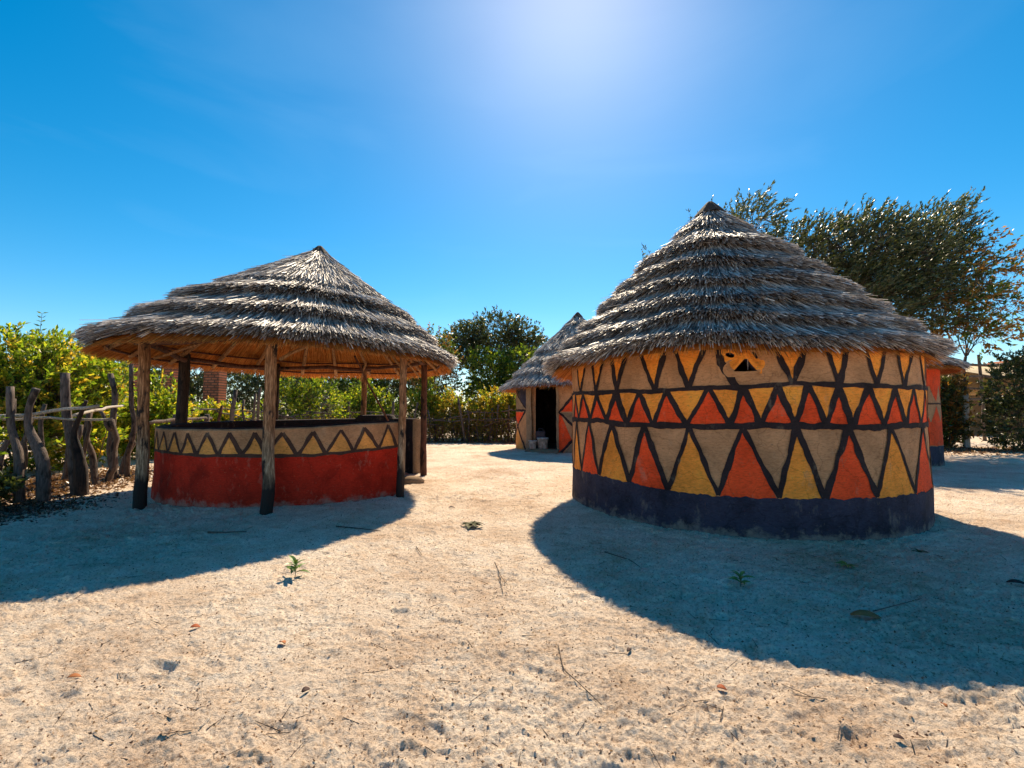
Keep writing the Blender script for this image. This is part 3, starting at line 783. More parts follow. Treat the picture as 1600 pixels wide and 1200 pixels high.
def bucket(loc, label, s=1.0, m=None, group=None):
    t = thing('bucket', label, 'bucket', group, loc)
    V = []; prof = [(0, 0), (.13, 0), (.165, .30), (.175, .30), (.175, .325), (.16, .325), (.12, .03), (0, .03)]
    n = 20
    for i in range(n):
        a = 2 * math.pi * i / n
        for q, z in prof: V.append((q * s * math.cos(a), q * s * math.sin(a), z * s))
    pyobj('body', V, [tuple(f) for f in grid_faces(n, len(prof), True)], m, t)
    pts = [(0.175 * s * math.cos(a), -.06 * s, (.30 - .10 * math.sin(a)) * s) for a in np.linspace(0, math.pi, 12)]
    V, F = tube_vf(pts, [.006] * 12, 5); pyobj('handle', V, F, M['grey_wood'], t)
    return t
mb, nt, b = mat('white_plastic', .45, .4)
v = coords(nt); b.inputs['Roughness'].default_value = .4
nt.links.new(ramp(nt, [(.4, (.30, .28, .26)), (.6, (.62, .61, .60))], noise(nt, v, 9)).outputs[0], b.inputs['Base Color'])
md, nt, b = mat('dark_plastic', .5, .3)
nt.links.new(ramp(nt, [(.4, (.02, .02, .03)), (.6, (.05, .05, .07))], noise(nt, coords(nt), 7)).outputs[0], b.inputs['Base Color'])
bucket((1.05, 15.95, .12), 'white bucket standing in the middle of the dark hut doorway', 1.15, mb)
bucket((0.70, 16.0, .12), 'narrow white bucket against the left jamb of the dark hut doorway', .85, mb)
def boxobj(name, c, s, m, parent=None, bev=.02):
    V = []; 
    for x in (-1, 1):
        for y in (-1, 1):
            for z in (-1, 1): V.append((c[0] + x * s[0] / 2, c[1] + y * s[1] / 2, c[2] + z * s[2] / 2))
    F = [(0, 1, 3, 2), (4, 6, 7, 5), (0, 4, 5, 1), (2, 3, 7, 6), (0, 2, 6, 4), (1, 5, 7, 3)]
    o = pyobj(name, V, F, m, parent, smooth=False)
    if bev:
        md_ = o.modifiers.new('bevel', 'BEVEL'); md_.width = bev; md_.segments = 2
    return o
jc = thing('jerrycan', 'dark blue jerrycan standing behind the buckets in the hut doorway', 'jerrycan', None, (1.0, 16.35, .07))
boxobj('body', (0, 0, .32), (.34, .22, .64), md, jc, .04)
V, F = tube_vf([(-.08, 0, .64), (-.06, 0, .72), (.06, 0, .72), (.08, 0, .64)], [.015] * 4, 6); pyobj('handle', V, F, md, jc)
V, F = tube_vf([(.12, 0, .64), (.12, 0, .69)], [.03, .03], 10); pyobj('cap', V, F, md, jc)

# hut 3 behind the right hut -----------------------------------------
C4, R4, SD4 = (9.44, 13.53), 2.2, 13
h3 = thing('red_painted_hut', 'red painted hut with black base, mostly hidden behind the large hut', 'hut')
w4 = wall('wall', C4, R4, -180, 180, 2.45, .16, M['clay'], h3, SD4)
d_ = (C4, R4, SD4)
def ring(z0, z1, off, m, amp=.02):
    for k in range(6):
        patch('painted_band', *d_, lambda v, k=k: -180 + 60 * k - .2, lambda v, k=k: -120 + 60 * k, lambda T: T * 0 + z0, lambda T: T * 0 + z1, off + .0007 * (k % 2), M[m], w4, nt=44, wob=amp)
ring(-.1, .52, .004, 'blackbase'); ring(.53, 1.12, .004, 'red'); ring(2.0, 2.44, .004, 'red')
for k in range(24):
    a = -180 + 15 * k
    tri('painted_triangle', *d_, (a - 7, 1.12), (a + 7, 1.12), (a, 1.52), .004, M['red'], w4)
    tri('painted_triangle', *d_, (a - 7, 2.0), (a + 7, 2.0), (a + .5, 1.62), .004, M['red'], w4)
stroke('painted_line', *d_, [(x, 1.57) for x in np.linspace(-180, 180, 60)], .045, .009, M['brownline'], w4)
roof(h3, C4, (9.44, 13.53, 4.6), lambda t: 2.68 + .05 * vn(np.cos(t) * 3, np.sin(t) * 3, 34), lambda t: 2.42 + .04 * vn(np.cos(t) * 2, np.sin(t) * 2, 39), [0.2, 0.55, 0.8, 1.0], .13, 22000, 61, sw=.02, slen=.42)

# ------------------------------------------------------------------ brick pillars, far buildings
def brickmat():
    m, nt, b = mat('brick', .9, .15)
    v = coords(nt)
    mp = N(nt, 'ShaderNodeMapping'); mp.inputs['Rotation'].default_value = (math.pi / 2, 0, 0); nt.links.new(v, mp.inputs[0])
    br = N(nt, 'ShaderNodeTexBrick'); br.inputs['Scale'].default_value = 1.0; br.inputs['Brick Width'].default_value = .25; br.inputs['Row Height'].default_value = .10; br.inputs['Mortar Size'].default_value = .02
    br.inputs['Color1'].default_value = (.62, .20, .10, 1); br.inputs['Color2'].default_value = (.42, .13, .065, 1); br.inputs['Mortar'].default_value = (.16, .09, .06, 1)
    nt.links.new(mp.outputs[0], br.inputs['Vector'])
    c = mixc(nt, .7, br.outputs['Color'], ramp(nt, [(.3, (.6, .55, .5)), (.7, (1.1, 1.05, 1))], noise(nt, v, 4)).outputs[0], 'MULTIPLY')
    nt.links.new(c, b.inputs['Base Color'])
    bump(nt, b, br.outputs['Fac'], -.5, .01)
    return m
M['brick'] = brickmat()
for px, wd, lb in ((-14.55, .38, 'narrow red brick pillar, the left one beyond the pavilion'), (-13.3, .46, 'red brick pillar beyond the pavilion, middle one behind the black post'), (-11.6, .60, 'widest red brick pillar among the bushes, right one seen through the pavilion')):
    t = thing('brick_pillar', lb, 'pillar', 'brick pillars beyond the pavilion', (px, 18.2, 0))
    nb = 34
    boxobj('shaft', (0, 0, 1.65), (wd, .5, 3.3), M['brick'], t, .01)
    boxobj('cap', (0, 0, 3.34), (wd + .1, .6, .08), M['greyclay'], t, .01)

sh = thing('far_shed', 'pale grey roofed shed glimpsed between bushes beyond the pavilion', 'shed', None, (-13.0, 33.0, 0))
boxobj('wall', (0, 0, .85), (3.0, 2.5, 1.7), M['greyclay'], sh, 0)
mg, nt, b = mat('grey_roof', .6, .4)
nt.links.new(ramp(nt, [(.3, (.35, .37, .40)), (.7, (.6, .62, .65))], noise(nt, coords(nt), 3)).outputs[0], b.inputs['Base Color'])
V = [(-1.8, -1.6, 1.6), (1.8, -1.6, 1.6), (1.8, 0, 3.3), (-1.8, 0, 3.3), (-1.8, 1.6, 1.6), (1.8, 1.6, 1.6)]
pyobj('roof', V, [(0, 1, 2, 3), (3, 2, 5, 4), (0, 3, 4), (1, 5, 2)], mg, sh, smooth=False)

M['pale_straw'] = straw('pale_straw', [(0, (.45, .34, .2)), (1, (.75, .62, .42))], .7, .2)
M['pale_thatch'] = paint('pale_thatch', (.62, .48, .30), .75)
ls = thing('long_thatched_shed', 'long pale straw roofed shed beyond the fence at the right edge', 'shed', None, (34.0, 30.0, 0))
boxobj('wall', (0, 0, 1.2), (14.4, 3.0, 2.4), M['greyclay'], ls, 0)
nu_ = 120
V = []
for i in range(nu_):
    x = -7.6 + 15.2 * i / (nu_ - 1)
    for y, z in ((-9.3, 1.9), (-9.2, 2.15), (-6.4, 2.9), (-3.2, 3.65), (0, 4.4), (.7, 3.6), (2.3, 2.2)): V.append((x, y, z + .05 * float(vn(x * 3, y * 3, 6))))
pyobj('roof', V, [tuple(f) for f in grid_faces(nu_, 7)], M['pale_thatch'], ls)
for k in range(42):
    x = -7.5 + 15 * k / 41
    V, F = tube_vf([(x, -.1, 4.3), (x + random.uniform(-.1, .1), 0, 4.5 + random.uniform(0, .1))], [.12, .05], 6); pyobj('ridge_bundle', V, F, M['pale_thatch'], ls)
bh = thing('far_brick_building', 'low reddish gabled building far off at the right edge', 'building', None, (43.5, 40.0, 0))
boxobj('wall', (0, 0, 2.2), (5, 4, 4.4), M['brick'], bh, 0)
pyobj('roof', [(-2.9, -2.4, 4.3), (2.9, -2.4, 4.3), (0, -2.4, 5.9), (-2.9, 2.4, 4.3), (2.9, 2.4, 4.3), (0, 2.4, 5.9)], [(0, 1, 2), (3, 5, 4), (0, 2, 5, 3), (1, 4, 5, 2)], M['brick'], bh, smooth=False)

# ------------------------------------------------------------------ vegetation
def unit(a): return a / (np.linalg.norm(a, axis=-1, keepdims=True) + 1e-9)

def sticks(P0, P1, r0, r1):
    """many thin three-sided sticks at once"""
    n = len(P0); d = unit(P1 - P0)
    ref = np.where(np.abs(d[:, 2:3]) < .9, np.array([[0, 0, 1.0]]), np.array([[1.0, 0, 0]]))
    a = unit(np.cross(d, ref)); b = np.cross(d, a)
    V = []
    for P, r in ((P0, r0), (P1, r1)):
        r = np.broadcast_to(np.asarray(r, float), (n,))[:, None]
        for k in range(3):
            an = 2 * math.pi * k / 3; V.append(P + r * (a * math.cos(an) + b * math.sin(an)))
    V = np.stack(V, 1).reshape(-1, 3)
    o = np.arange(n)[:, None] * 6
    F = np.concatenate([o + [0, 1, 4, 3], o + [1, 2, 5, 4], o + [2, 0, 3, 5]], 0)
    return V, F

def leafquads(P, D, L, W, r0):
    n = len(P); D = unit(D)
    s = unit(np.cross(D, r0.normal(0, 1, (n, 3)))); up = np.cross(s, D)
    L = L[:, None]; W = W[:, None]
    m = P + D * L * .45
    V = np.stack([P, m - s * W / 2 + up * L * .06, P + D * L - up * L * .08, m + s * W / 2 + up * L * .06], 1).reshape(-1, 3)
    return V, np.arange(4 * n).reshape(-1, 4)

def plant(t, base, blobs, leaf, bark, seed, lsize=.08, aspect=.45, tw=.5, lpt=14, bias=(0, 0, .25), fork=None, trunk_r=.12, stems=1, lat=.55, twig_r=.004, shell=.55, names=('trunk', 'crown'), trunk_mat=None, leaf2=None, frac2=0.0, clump=0.0):
    r0 = np.random.default_rng(seed)
    base = np.array(base, float); bias = np.array(bias, float)
    tot = sum(b_[6] for b_ in blobs)
    cen = np.average([b_[:3] for b_ in blobs], axis=0, weights=[b_[6] for b_ in blobs])
    fork = np.array(fork if fork is not None else base + (cen - base) * np.array([.3, .3, .35]), float)
    acc = Acc()
    for s_ in range(stems):
        j = np.array([r0.normal(0, .12 * (stems > 1)), r0.normal(0, .12 * (stems > 1)), 0])
        fk = fork + j * 3
        P = wobbly(base + j - [0, 0, .15], fk, 9, .05 * np.linalg.norm(fork - base) ** .5, seed + s_)
        acc.tube(P, np.linspace(trunk_r, trunk_r * .62, 9) / (stems ** .5), 9, seed, .1)
    acc.obj(names[0], trunk_mat or bark, t)
    VV = []; FF = []; ofs = 0; LV = []; LF = []; lo = 0; L2 = []; 
    branch = Acc()
    for bi, (cx, cy, cz, rx, ry, rz, nt_) in enumerate(blobs):
        c = np.array([cx, cy, cz]); rad = np.array([rx, ry, rz])
        bc = c - rad * [0, 0, .35]
        P = wobbly(fork, bc, 8, .10 * np.linalg.norm(bc - fork) ** .5, seed + 31 * bi); P[:, 2] += .08 * np.linalg.norm(bc - fork) * np.sin(np.linspace(0, math.pi, 8))
        rb = trunk_r * .5 * (nt_ / tot) ** .33
        branch.tube(P, np.linspace(rb, rb * .35, 8), 6, seed + bi, .1)
        u = unit(r0.normal(0, 1, (nt_, 3))); q = r0.random(nt_) ** (1 / 3.0) * (1 - shell) + shell * r0.uniform(.7, 1.05, nt_)
        q *= 1 + .35 * fbm(u[:, 0] * 2.5 + u[:, 2] * 1.7, u[:, 1] * 2.5 + u[:, 2], seed + bi, 3)
        T0 = c + u * rad * q[:, None]
        T0[:, 2] = np.maximum(T0[:, 2], base[2] + .05)
        if clump:
            keep = fbm(T0[:, 0] * clump, T0[:, 2] * clump + T0[:, 1] * .7 * clump, seed + 99, 2) > -.12
            T0 = T0[keep]; u = u[keep]
        n = len(T0)
        # secondary branches: every twig grows from one of a few branch ends
        ns = max(4, n // 12)
        hub = c + (T0[r0.integers(0, n, ns)] - c) * .55
        V, F = sticks(np.repeat(P[r0.integers(4, 8, 1)], ns, 0), hub, rb * .38, rb * .18); VV.append(V); FF.append(F + ofs); ofs += len(V)
        near = np.argmin(((T0[:, None, :] - hub[None]) ** 2).sum(-1), 1)
        V, F = sticks(hub[near], T0, np.full(n, max(twig_r * 1.6, rb * .14)), twig_r); VV.append(V); FF.append(F + ofs); ofs += len(V)
        D = unit(u * .7 + bias + r0.normal(0, .35, (n, 3)))
        T1 = T0 + D * tw * r0.uniform(.5, 1.25, n)[:, None]
        V, F = sticks(T0, T1, twig_r, twig_r * .4); VV.append(V); FF.append(F + ofs); ofs += len(V)
        f = r0.random((n, lpt)) ** .8
        LP = T0[:, None] + (T1 - T0)[:, None] * f[..., None]
        LD = D[:, None] * .75 + r0.normal(0, lat, (n, lpt, 3)) + bias * .5
        LP = LP.reshape(-1, 3); LD = LD.reshape(-1, 3)
        ls_ = lsize * r0.uniform(.6, 1.3, len(LP))
        V, F = leafquads(LP, LD, ls_, ls_ * aspect, r0); LV.append(V); LF.append(F + lo); lo += len(V)
        if leaf2: L2.append(np.repeat(r0.random(n) < frac2, lpt))
    branch.obj('branch', bark, t)
    V = np.concatenate(VV + LV); no = sum(len(v) for v in VV); F1 = np.concatenate(FF); F2 = np.concatenate(LF) + no
    me = npmesh(names[1], V, np.concatenate([F1, F2]), [bark, leaf] + ([leaf2] if leaf2 else []))
    ix = np.r_[np.zeros(len(F1), np.int32), np.ones(len(F2), np.int32)]
    if leaf2: ix[len(F1):] += np.concatenate(L2).astype(np.int32)
    me.polygons.foreach_set('material_index', ix)
    link(names[1], me, t)

# -- trees on the right
t = thing('tree', 'big dark leafy tree with wind-combed branches towering behind the right hut', 'tree', None, (0, 0, 0))
plant(t, (13.6, 18.6, 0), [(12.3, 18.5, 7.4, 1.6, 1.6, 1.5, 520), (13.9, 18.2, 7.7, 1.6, 1.7, 1.5, 560), (15.4, 18.2, 7.3, 1.4, 1.6, 1.6, 480), (13.6, 18.3, 5.7, 2.2, 1.6, 1.3, 520), (15.9, 18.4, 5.6, 1.6, 1.6, 1.2, 360), (11.4, 18.8, 6.4, 1.0, 1.2, 1.1, 240)],
      M['leaf_dark'], M['bark'], 401, lsize=.15, aspect=.34, tw=.75, lpt=20, bias=(.75, 0, .45), trunk_r=.2, lat=.32)
t = thing('tree', 'tall feathery dark tree with upswept branch tips rising highest at the right', 'tree')
plant(t, (17.2, 19.6, 0), [(17.3, 18.9, 8.3, 1.1, 1.2, 1.5, 300), (18.6, 18.9, 8.5, .8, 1.0, 1.3, 210), (18.5, 19, 7.0, 1.3, 1.2, 1.0, 230), (16.6, 19, 7.0, 1.1, 1.2, 1.3, 240)],
      M['leaf_dark'], M['bark'], 402, lsize=.15, aspect=.34, tw=.85, lpt=18, bias=(.7, 0, .55), trunk_r=.16, lat=.32, clump=.9)
t = thing('tree', 'dark tree whose sparse top twigs show behind the peak of the right hut', 'tree')
plant(t, (9.4, 18.6, 0), [(9.7, 18.3, 8.9, .95, 1.0, .95, 190), (8.2, 18.3, 8.5, .9, .9, .8, 60), (10.9, 18.3, 8.0, .8, .9, .7, 90), (6.2, 18.3, 6.9, 1.3, .9, .9, 40), (9.0, 18.5, 7.0, 1.9, 1.2, 1.2, 150)],
      M['leaf_dark'], M['bark'], 403, lsize=.14, aspect=.36, tw=.7, lpt=15, bias=(.6, 0, .4), trunk_r=.16, lat=.4)
t = thing('tree', 'thin tree with rust and yellow leaves and a whitewashed lower trunk near the right edge', 'tree')
plant(t, (17.35, 17.9, 0), [(17.6, 17.8, 6.0, 1.3, 1.0, 1.0, 130), (18.6, 17.7, 6.9, 1.0, .9, .9, 85), (16.8, 17.7, 5.0, 1.0, .9, .7, 100), (18.9, 17.7, 5.3, 1.1, .9, .6, 75), (17.9, 17.7, 4.3, 1.4, .9, .45, 75), (18.6, 17.9, 7.9, .5, .5, .6, 25)],
      M['leaf_rust'], M['bark'], 404, lsize=.15, aspect=.45, tw=.6, lpt=13, bias=(.4, 0, .15), fork=(17.5, 17.9, 3.5), trunk_r=.085, lat=.5, leaf2=M['leaf_mid'], frac2=.4)
V, F = tube_vf(wobbly((17.35, 17.9, -.1), (17.4, 17.9, 2.05), 9, .05, 77), [.095] * 9, 9, 1, .15); pyobj('whitewashed_bark', V, F, M['whitewash'], t, label='lower trunk painted white')

# -- tree in the centre and its neighbour
t = thing('tree', 'wide domed tree with fine dark leaves between pavilion and small hut', 'tree')
plant(t, (-1.2, 29, 0), [(-1.1, 28.5, 6.3, 1.7, 1.4, 1.0, 420), (-2.7, 28.5, 5.9, 1.1, 1.2, .8, 260), (.5, 28.5, 6.0, 1.2, 1.1, .8, 260), (1.3, 28.5, 5.1, 1.0, 1.0, .8, 220), (-3.4, 28.5, 5.2, 1.2, 1.0, 1.0, 320), (-1.0, 28.5, 4.9, 2.4, 1.3, 1.1, 480)],
      M['leaf_dark'], M['bark'], 405, lsize=.15, aspect=.5, tw=.5, lpt=11, bias=(0, 0, .3), trunk_r=.2, lat=.7)
t = thing('tree', 'bright green bushy tree in front of the domed tree, left of the small hut', 'tree')
plant(t, (-1.0, 26, 0), [(-1.3, 26, 3.6, 1.2, 1.1, 1.3, 380), (.4, 26, 3.6, 1.1, 1.1, 1.1, 330), (-.9, 26, 2.0, 1.9, 1.2, 1.1, 360), (1.4, 26, 2.8, 1.0, 1.0, 1.1, 220)],
      M['leaf_mid'], M['bark'], 406, lsize=.16, aspect=.5, tw=.5, lpt=16, trunk_r=.12, lat=.7, leaf2=M['leaf_bright'], frac2=.4)
t = thing('tree', 'brownish autumn tree right behind the pavilion roof', 'tree')
plant(t, (-4.1, 25.5, 0), [(-4.3, 25.3, 5.2, .9, .9, .6, 90), (-3.7, 25.3, 4.1, .8, .9, .9, 150), (-4.9, 25.3, 4.0, 1.0, .9, .9, 150), (-4.0, 25.3, 2.9, 1.1, .9, .8, 160)],
      M['leaf_rust'], M['bark'], 407, lsize=.13, aspect=.5, tw=.5, lpt=13, trunk_r=.12, lat=.7, leaf2=M['leaf_mid'], frac2=.55)

# -- row of trees and bushes seen through the pavilion and along the back
BACK = [(-20.5, 24, 3.9, 2.4, 'leaf_mid', 'dark green tree far left behind the leafy hedge'), (-16.8, 25, 4.4, 2.5, 'leaf_dark', 'dark tree behind the left brick pillar'), (-13.4, 27, 4.6, 2.3, 'leaf_dark', 'dark tree behind the middle brick pillar'),
        (-9.8, 26.5, 4.3, 2.3, 'leaf_mid', 'green tree behind the front middle post of the pavilion'), (-6.7, 27.5, 4.4, 2.2, 'leaf_dark', 'dark tree behind the right half of the pavilion')]
for i, (x, y, h_, r_, lm, lb) in enumerate(BACK):
    t = thing('tree', lb, 'tree', 'trees beyond the pavilion')
    plant(t, (x, y, 0), [(x, y, h_ * .78, r_ * .8, 1.2, h_ * .28, 260), (x - r_ * .5, y, h_ * .48, r_ * .7, 1.2, h_ * .33, 260), (x + r_ * .5, y, h_ * .5, r_ * .7, 1.2, h_ * .33, 260)],
          M[lm], M['bark'], 420 + i, lsize=.17, aspect=.45, tw=.6, lpt=15, trunk_r=.17, lat=.6)
BUSH = [(-13.3, 16.0, 1.9, 1.2, 'leaf_mid', 'leaf_yellow', 'round green bush left of the brick pillars beyond the pavilion'),
        (-11.6, 15.4, 1.75, .9, 'leaf_dark', 'leaf_yellow', 'dark glossy bush just right of the black back post of the pavilion'),
        (-10.4, 16.6, 1.5, .9, 'leaf_bright', 'leaf_yellow', 'light green bush at the foot of the widest brick pillar'),
        (-8.6, 19.0, 3.0, 1.5, 'leaf_bright', 'leaf_mid', 'tall bright green bush seen left of the front middle post'),
        (-6.9, 21.8, 2.6, 1.4, 'leaf_bright', 'leaf_mid', 'bright green bush seen just right of the front middle post'),
        (-5.2, 23.2, 2.2, 1.3, 'leaf_bright', 'leaf_yellow', 'yellow green bush in the gap before the leaning pole'),
        (-3.9, 23.0, 2.7, 1.2, 'leaf_bright', 'leaf_yellow', 'green and yellow bush behind the right end of the pavilion'),
        (-2.4, 22.6, 2.6, 1.3, 'leaf_yellow', 'leaf_bright', 'yellowing bush left of centre along the brush fence'),
        (-.9, 22.5, 2.3, 1.3, 'leaf_yellow', 'leaf_bright', 'yellow green bush in the middle of the brush fence'),
        (.5, 22.6, 2.5, 1.2, 'leaf_bright', 'leaf_yellow', 'lime green bush touching the left side of the small hut'),
        (-17.6, 19.0, 2.8, 1.8, 'leaf_mid', 'leaf_bright', 'green bush far left behind the hedge')]
for i, (x, y, h_, r_, l1, l2, lb) in enumerate(BUSH):
    t = thing('bush', lb, 'bush', 'bushes beyond the yard')
    plant(t, (x, y, 0), [(x - r_ * .35, y, h_ * .42, r_ * .75, .8, h_ * .42, 330), (x + r_ * .4, y + .1, h_ * .45, r_ * .7, .8, h_ * .40, 300), (x, y, h_ * .8, r_ * .5, .6, h_ * .22, 110)],
          M[l1], M['bark'], 440 + i, lsize=.115, aspect=.5, tw=.42, lpt=15, trunk_r=.05, stems=4, lat=.65, leaf2=M[l2], frac2=.35, names=('stem', 'foliage'), bias=(0, 0, .4), clump=.9)

# -- leafy hedge on the left
LEFT = [(-12.3, 9.4, 2.9, 1.3, 'tall leafy bush at the left edge behind the stick fence', 0), (-11.2, 10.6, 3.15, 1.25, 'tall bright leafy bush behind the thickest fence stump', 1), (-10.9, 11.6, 3.0, .95, 'leafy bush with orange undergrowth behind the thin fence sticks', 2),
        (-10.7, 13.9, 1.9, .85, 'leafy bush just left of the pavilion front post', 3), (-14.2, 11.0, 3.0, 1.7, 'leafy bush farthest left at the back of the hedge', 4)]
for i, (x, y, h_, r_, lb, k) in enumerate(LEFT):
    t = thing('bush', lb, 'bush', 'leafy hedge behind the stick fence')
    plant(t, (x, y, 0), [(x, y, h_ * .72, r_ * .95, .95, h_ * .20, 330), (x - .3, y, h_ * .47, r_ * .9, .8, h_ * .20, 200), (x + .35, y - .2, h_ * .55, r_ * .85, .75, h_ * .22, 220), (x + .1, y - .1, h_ * .22, r_ * .95, .6, h_ * .16, 190), (x + random.uniform(-.8, .8), y, h_ * .95, .5, .4, .30, 28)],
          M['leaf_bright'], M['bark'], 470 + i, lsize=.125, aspect=.42, tw=.45, lpt=17, trunk_r=.07, stems=5, lat=.6, leaf2=M['leaf_yellow'], frac2=.18, names=('stem', 'foliage'), bias=(0, -.05, .3))
# tall compound-leaf shoots standing above the hedge
for i, (x, y, z0_, z1_, dx) in enumerate(((-11.9, 10.3, 1.4, 3.75, -.12), (-10.6, 10.6, 1.2, 3.62, -.15), (-9.6, 10.8, 1.2, 3.40, .75), (-12.8, 11.4, 1.4, 3.5, -.1))):
    t = thing('shoot', ['feathery shoot poking above the hedge at the far left', 'upright feathery shoot poking highest above the hedge', 'feathery shoot leaning right above the hedge', 'feathery shoot just outside the left edge'][i], 'plant', 'shoots above the hedge')
    P = wobbly((x, y, z0_ - 1.4), (x + dx, y, z1_), 12, .05, i); P[:, 0] += dx * .3 * np.linspace(0, 1, 12) ** 2
    V, F = tube_vf(P, np.linspace(.012, .004, 12), 5); pyobj('stem', V, F, M['bark'], t)
    r0 = np.random.default_rng(i); f = np.repeat(np.linspace(.62, 1, 16), 2); LP = np.stack([np.interp(f, np.linspace(0, 1, 12), P[:, k]) for k in range(3)], -1)
    sg = np.tile([1, -1], 16)
    LD = np.stack([sg * 1.0, r0.normal(0, .3, 32), np.full(32, .45)], -1)
    ll = .17 * (1.25 - f) + .08
    V, F = leafquads(LP, LD, ll, ll * .3, r0); link('foliage', npmesh('foliage', V, F, M['leaf_mid']), t)
# low plants at the left edge
for i, (x, y, h_, lb) in enumerate(((-8.15, 7.0, 1.3, 'small light green shrub at the left edge in front of the stick fence'), (-8.35, 6.3, .35, 'low dark weeds in the corner at the left edge'), (-7.7, 6.75, .28, 'low dark weeds at the foot of the first fence stick'))):
    t = thing('shrub', lb, 'shrub', 'low plants at the left edge')
    plant(t, gp(x, y), [(x, y, h_ * .75, .28 if i == 0 else .45, .3, h_ * .3, 70 if i == 0 else 160), (x - .1, y, h_ * .35, .3, .3, h_ * .3, 40)],
          M['leaf_bright' if i == 0 else 'leaf_dark'], M['bark'], 480 + i, lsize=.09, aspect=.45, tw=.2, lpt=12, trunk_r=.03, stems=4, lat=.7, names=('stem', 'foliage'))
# right dark hedge and undergrowth
RB = [(17.95, 16.6, 3.3, .9, 'leaf_dark', 'dark glossy bush at the right edge beside the whitewashed trunk'), (19.9, 16.6, 3.3, 1.2, 'leaf_dark', 'dark glossy bush at the far right edge'), (16.5, 18.6, 2.5, 1.0, 'leaf_mid', 'low brownish scrub between the red hut and the whitewashed trunk'), (16.9, 18.3, 2.7, .7, 'leaf_dark', 'narrow dark scrub right behind the whitewashed trunk'), (15.4, 18.9, 2.7, 1.0, 'leaf_mid', 'low green scrub beside the red hut')]
for i, (x, y, h_, r_, l1, lb) in enumerate(RB):
    t = thing('bush', lb, 'bush', 'bushes by the right fence')
    plant(t, (x, y, 0), [(x, y, h_ * .3, r_, .7, h_ * .3, 330), (x, y, h_ * .68, r_ * .85, .7, h_ * .27, 280), (x + .2, y, h_ * .95, r_ * .4, .5, .3, 50)],
          M[l1], M['bark'], 490 + i, lsize=.12, aspect=.42, tw=.35, lpt=17, trunk_r=.05, stems=4, lat=.7, names=('stem', 'foliage'), leaf2=M['leaf_rust'] if i > 1 else None, frac2=.4)

# ------------------------------------------------------------------ fences
sf = thing('stick_fence', 'rough fence of twisted tree stumps and sticks with one pale rail at the left edge', 'fence')
def stump(P, rad, m, seed, label=None):
    rad = [q * .84 for q in rad]
    P = np.array(P, float); n = 14
    tt = np.linspace(0, 1, len(P)); u = np.linspace(0, 1, n)
    Q = np.stack([np.interp(u, tt, P[:, k]) for k in range(3)], -1); Q[1:-1] = (Q[:-2] + 2 * Q[1:-1] + Q[2:]) / 4
    V, F = tube_vf(Q, np.interp(u, np.linspace(0, 1, len(rad)), rad), 11, seed, .16); return pyobj('post', V, F, m, sf, label=label)
stump([(-7.50, 7.20, -.2), (-7.55, 7.2, .7), (-7.72, 7.2, 1.15), (-7.76, 7.2, 1.75)], [0.088, 0.071, 0.055, 0.055], M['grey_wood'], 1, 'pale leaning stump, leftmost')
stump([(-7.18, 7.25, -.2), (-7.22, 7.25, .65), (-7.50, 7.25, 1.1), (-7.50, 7.25, 1.45), (-7.40, 7.25, 1.72)], [0.101, 0.097, 0.063, 0.046, 0.059], M['grey_wood'], 2, 'bent stump with knobbly top')
stump([(-7.25, 7.9, -.2), (-7.40, 7.9, .8), (-7.55, 7.9, 1.4), (-7.60, 7.9, 2.02)], [0.115, 0.10, 0.085, 0.08], M['grey_wood'], 3, 'thickest stump with sawn top')
stump([(-7.14, 7.85, -.2), (-7.20, 7.85, .5), (-7.36, 7.85, 1.0), (-7.16, 7.85, 1.55)], [0.109, 0.101, 0.05, 0.029], M['post_dark'], 4)
V = []
for i, (x, y, dx, zt, r_, mm) in enumerate([(-7.87, 8.85, -.12, 1.42, .05, 'bark'), (-7.95, 9.25, .02, 1.2, .055, 'bark'), (-8.0, 9.6, -.30, 2.15, .05, 'bark'), (-8.12, 9.95, -.03, 2.4, .045, 'bark'), (-8.5, 10.2, .3, 1.2, .045, 'bark'), (-8.9, 9.4, .25, 1.1, .05, 'bark'), (-8.2, 8.3, -.1, 1.5, .04, 'bark'), (-8.6, 8.2, .2, 1.3, .045, 'bark'), (-9.3, 8.6, .1, 1.6, .05, 'bark'), (-7.75, 8.35, .2, 1.25, .035, 'bark'), (-8.2, 12.4, .1, 1.3, .07, 'grey_wood'), (-8.3, 11.4, .1, 1.3, .06, 'grey_wood')]):
    pole('post', gp(x, y, -.2), (x + dx, y, zt), r_ * 1.15, r_ * .85, M[mm], sf, 9, .10, 500 + i, 8, .2)
pole('post', (-7.93, 9.25, 1.0), (-8.16, 9.25, 1.4), .045, .03, M['bark'], sf, 5, .02, 511, 7, .2)
pole('rail', (-8.3, 7.05, 1.27), (-6.85, 7.75, 1.46), .030, .028, M['pale_wood'], sf, 10, .05, 520, 7)
pole('rail', (-7.3, 7.80, 1.30), (-8.2, 9.85, 1.50), .030, .022, M['pale_wood'], sf, 10, .06, 521, 7)
pole('rail', (-8.4, 7.2, 1.22), (-7.0, 8.2, 1.24), .022, .02, M['pale_wood'], sf, 10, .05, 522, 7)
pole('rail', (-7.7, 9.9, 1.12), (-8.1, 12.6, 1.2), .04, .04, M['bark'], sf, 10, .06, 523, 7)

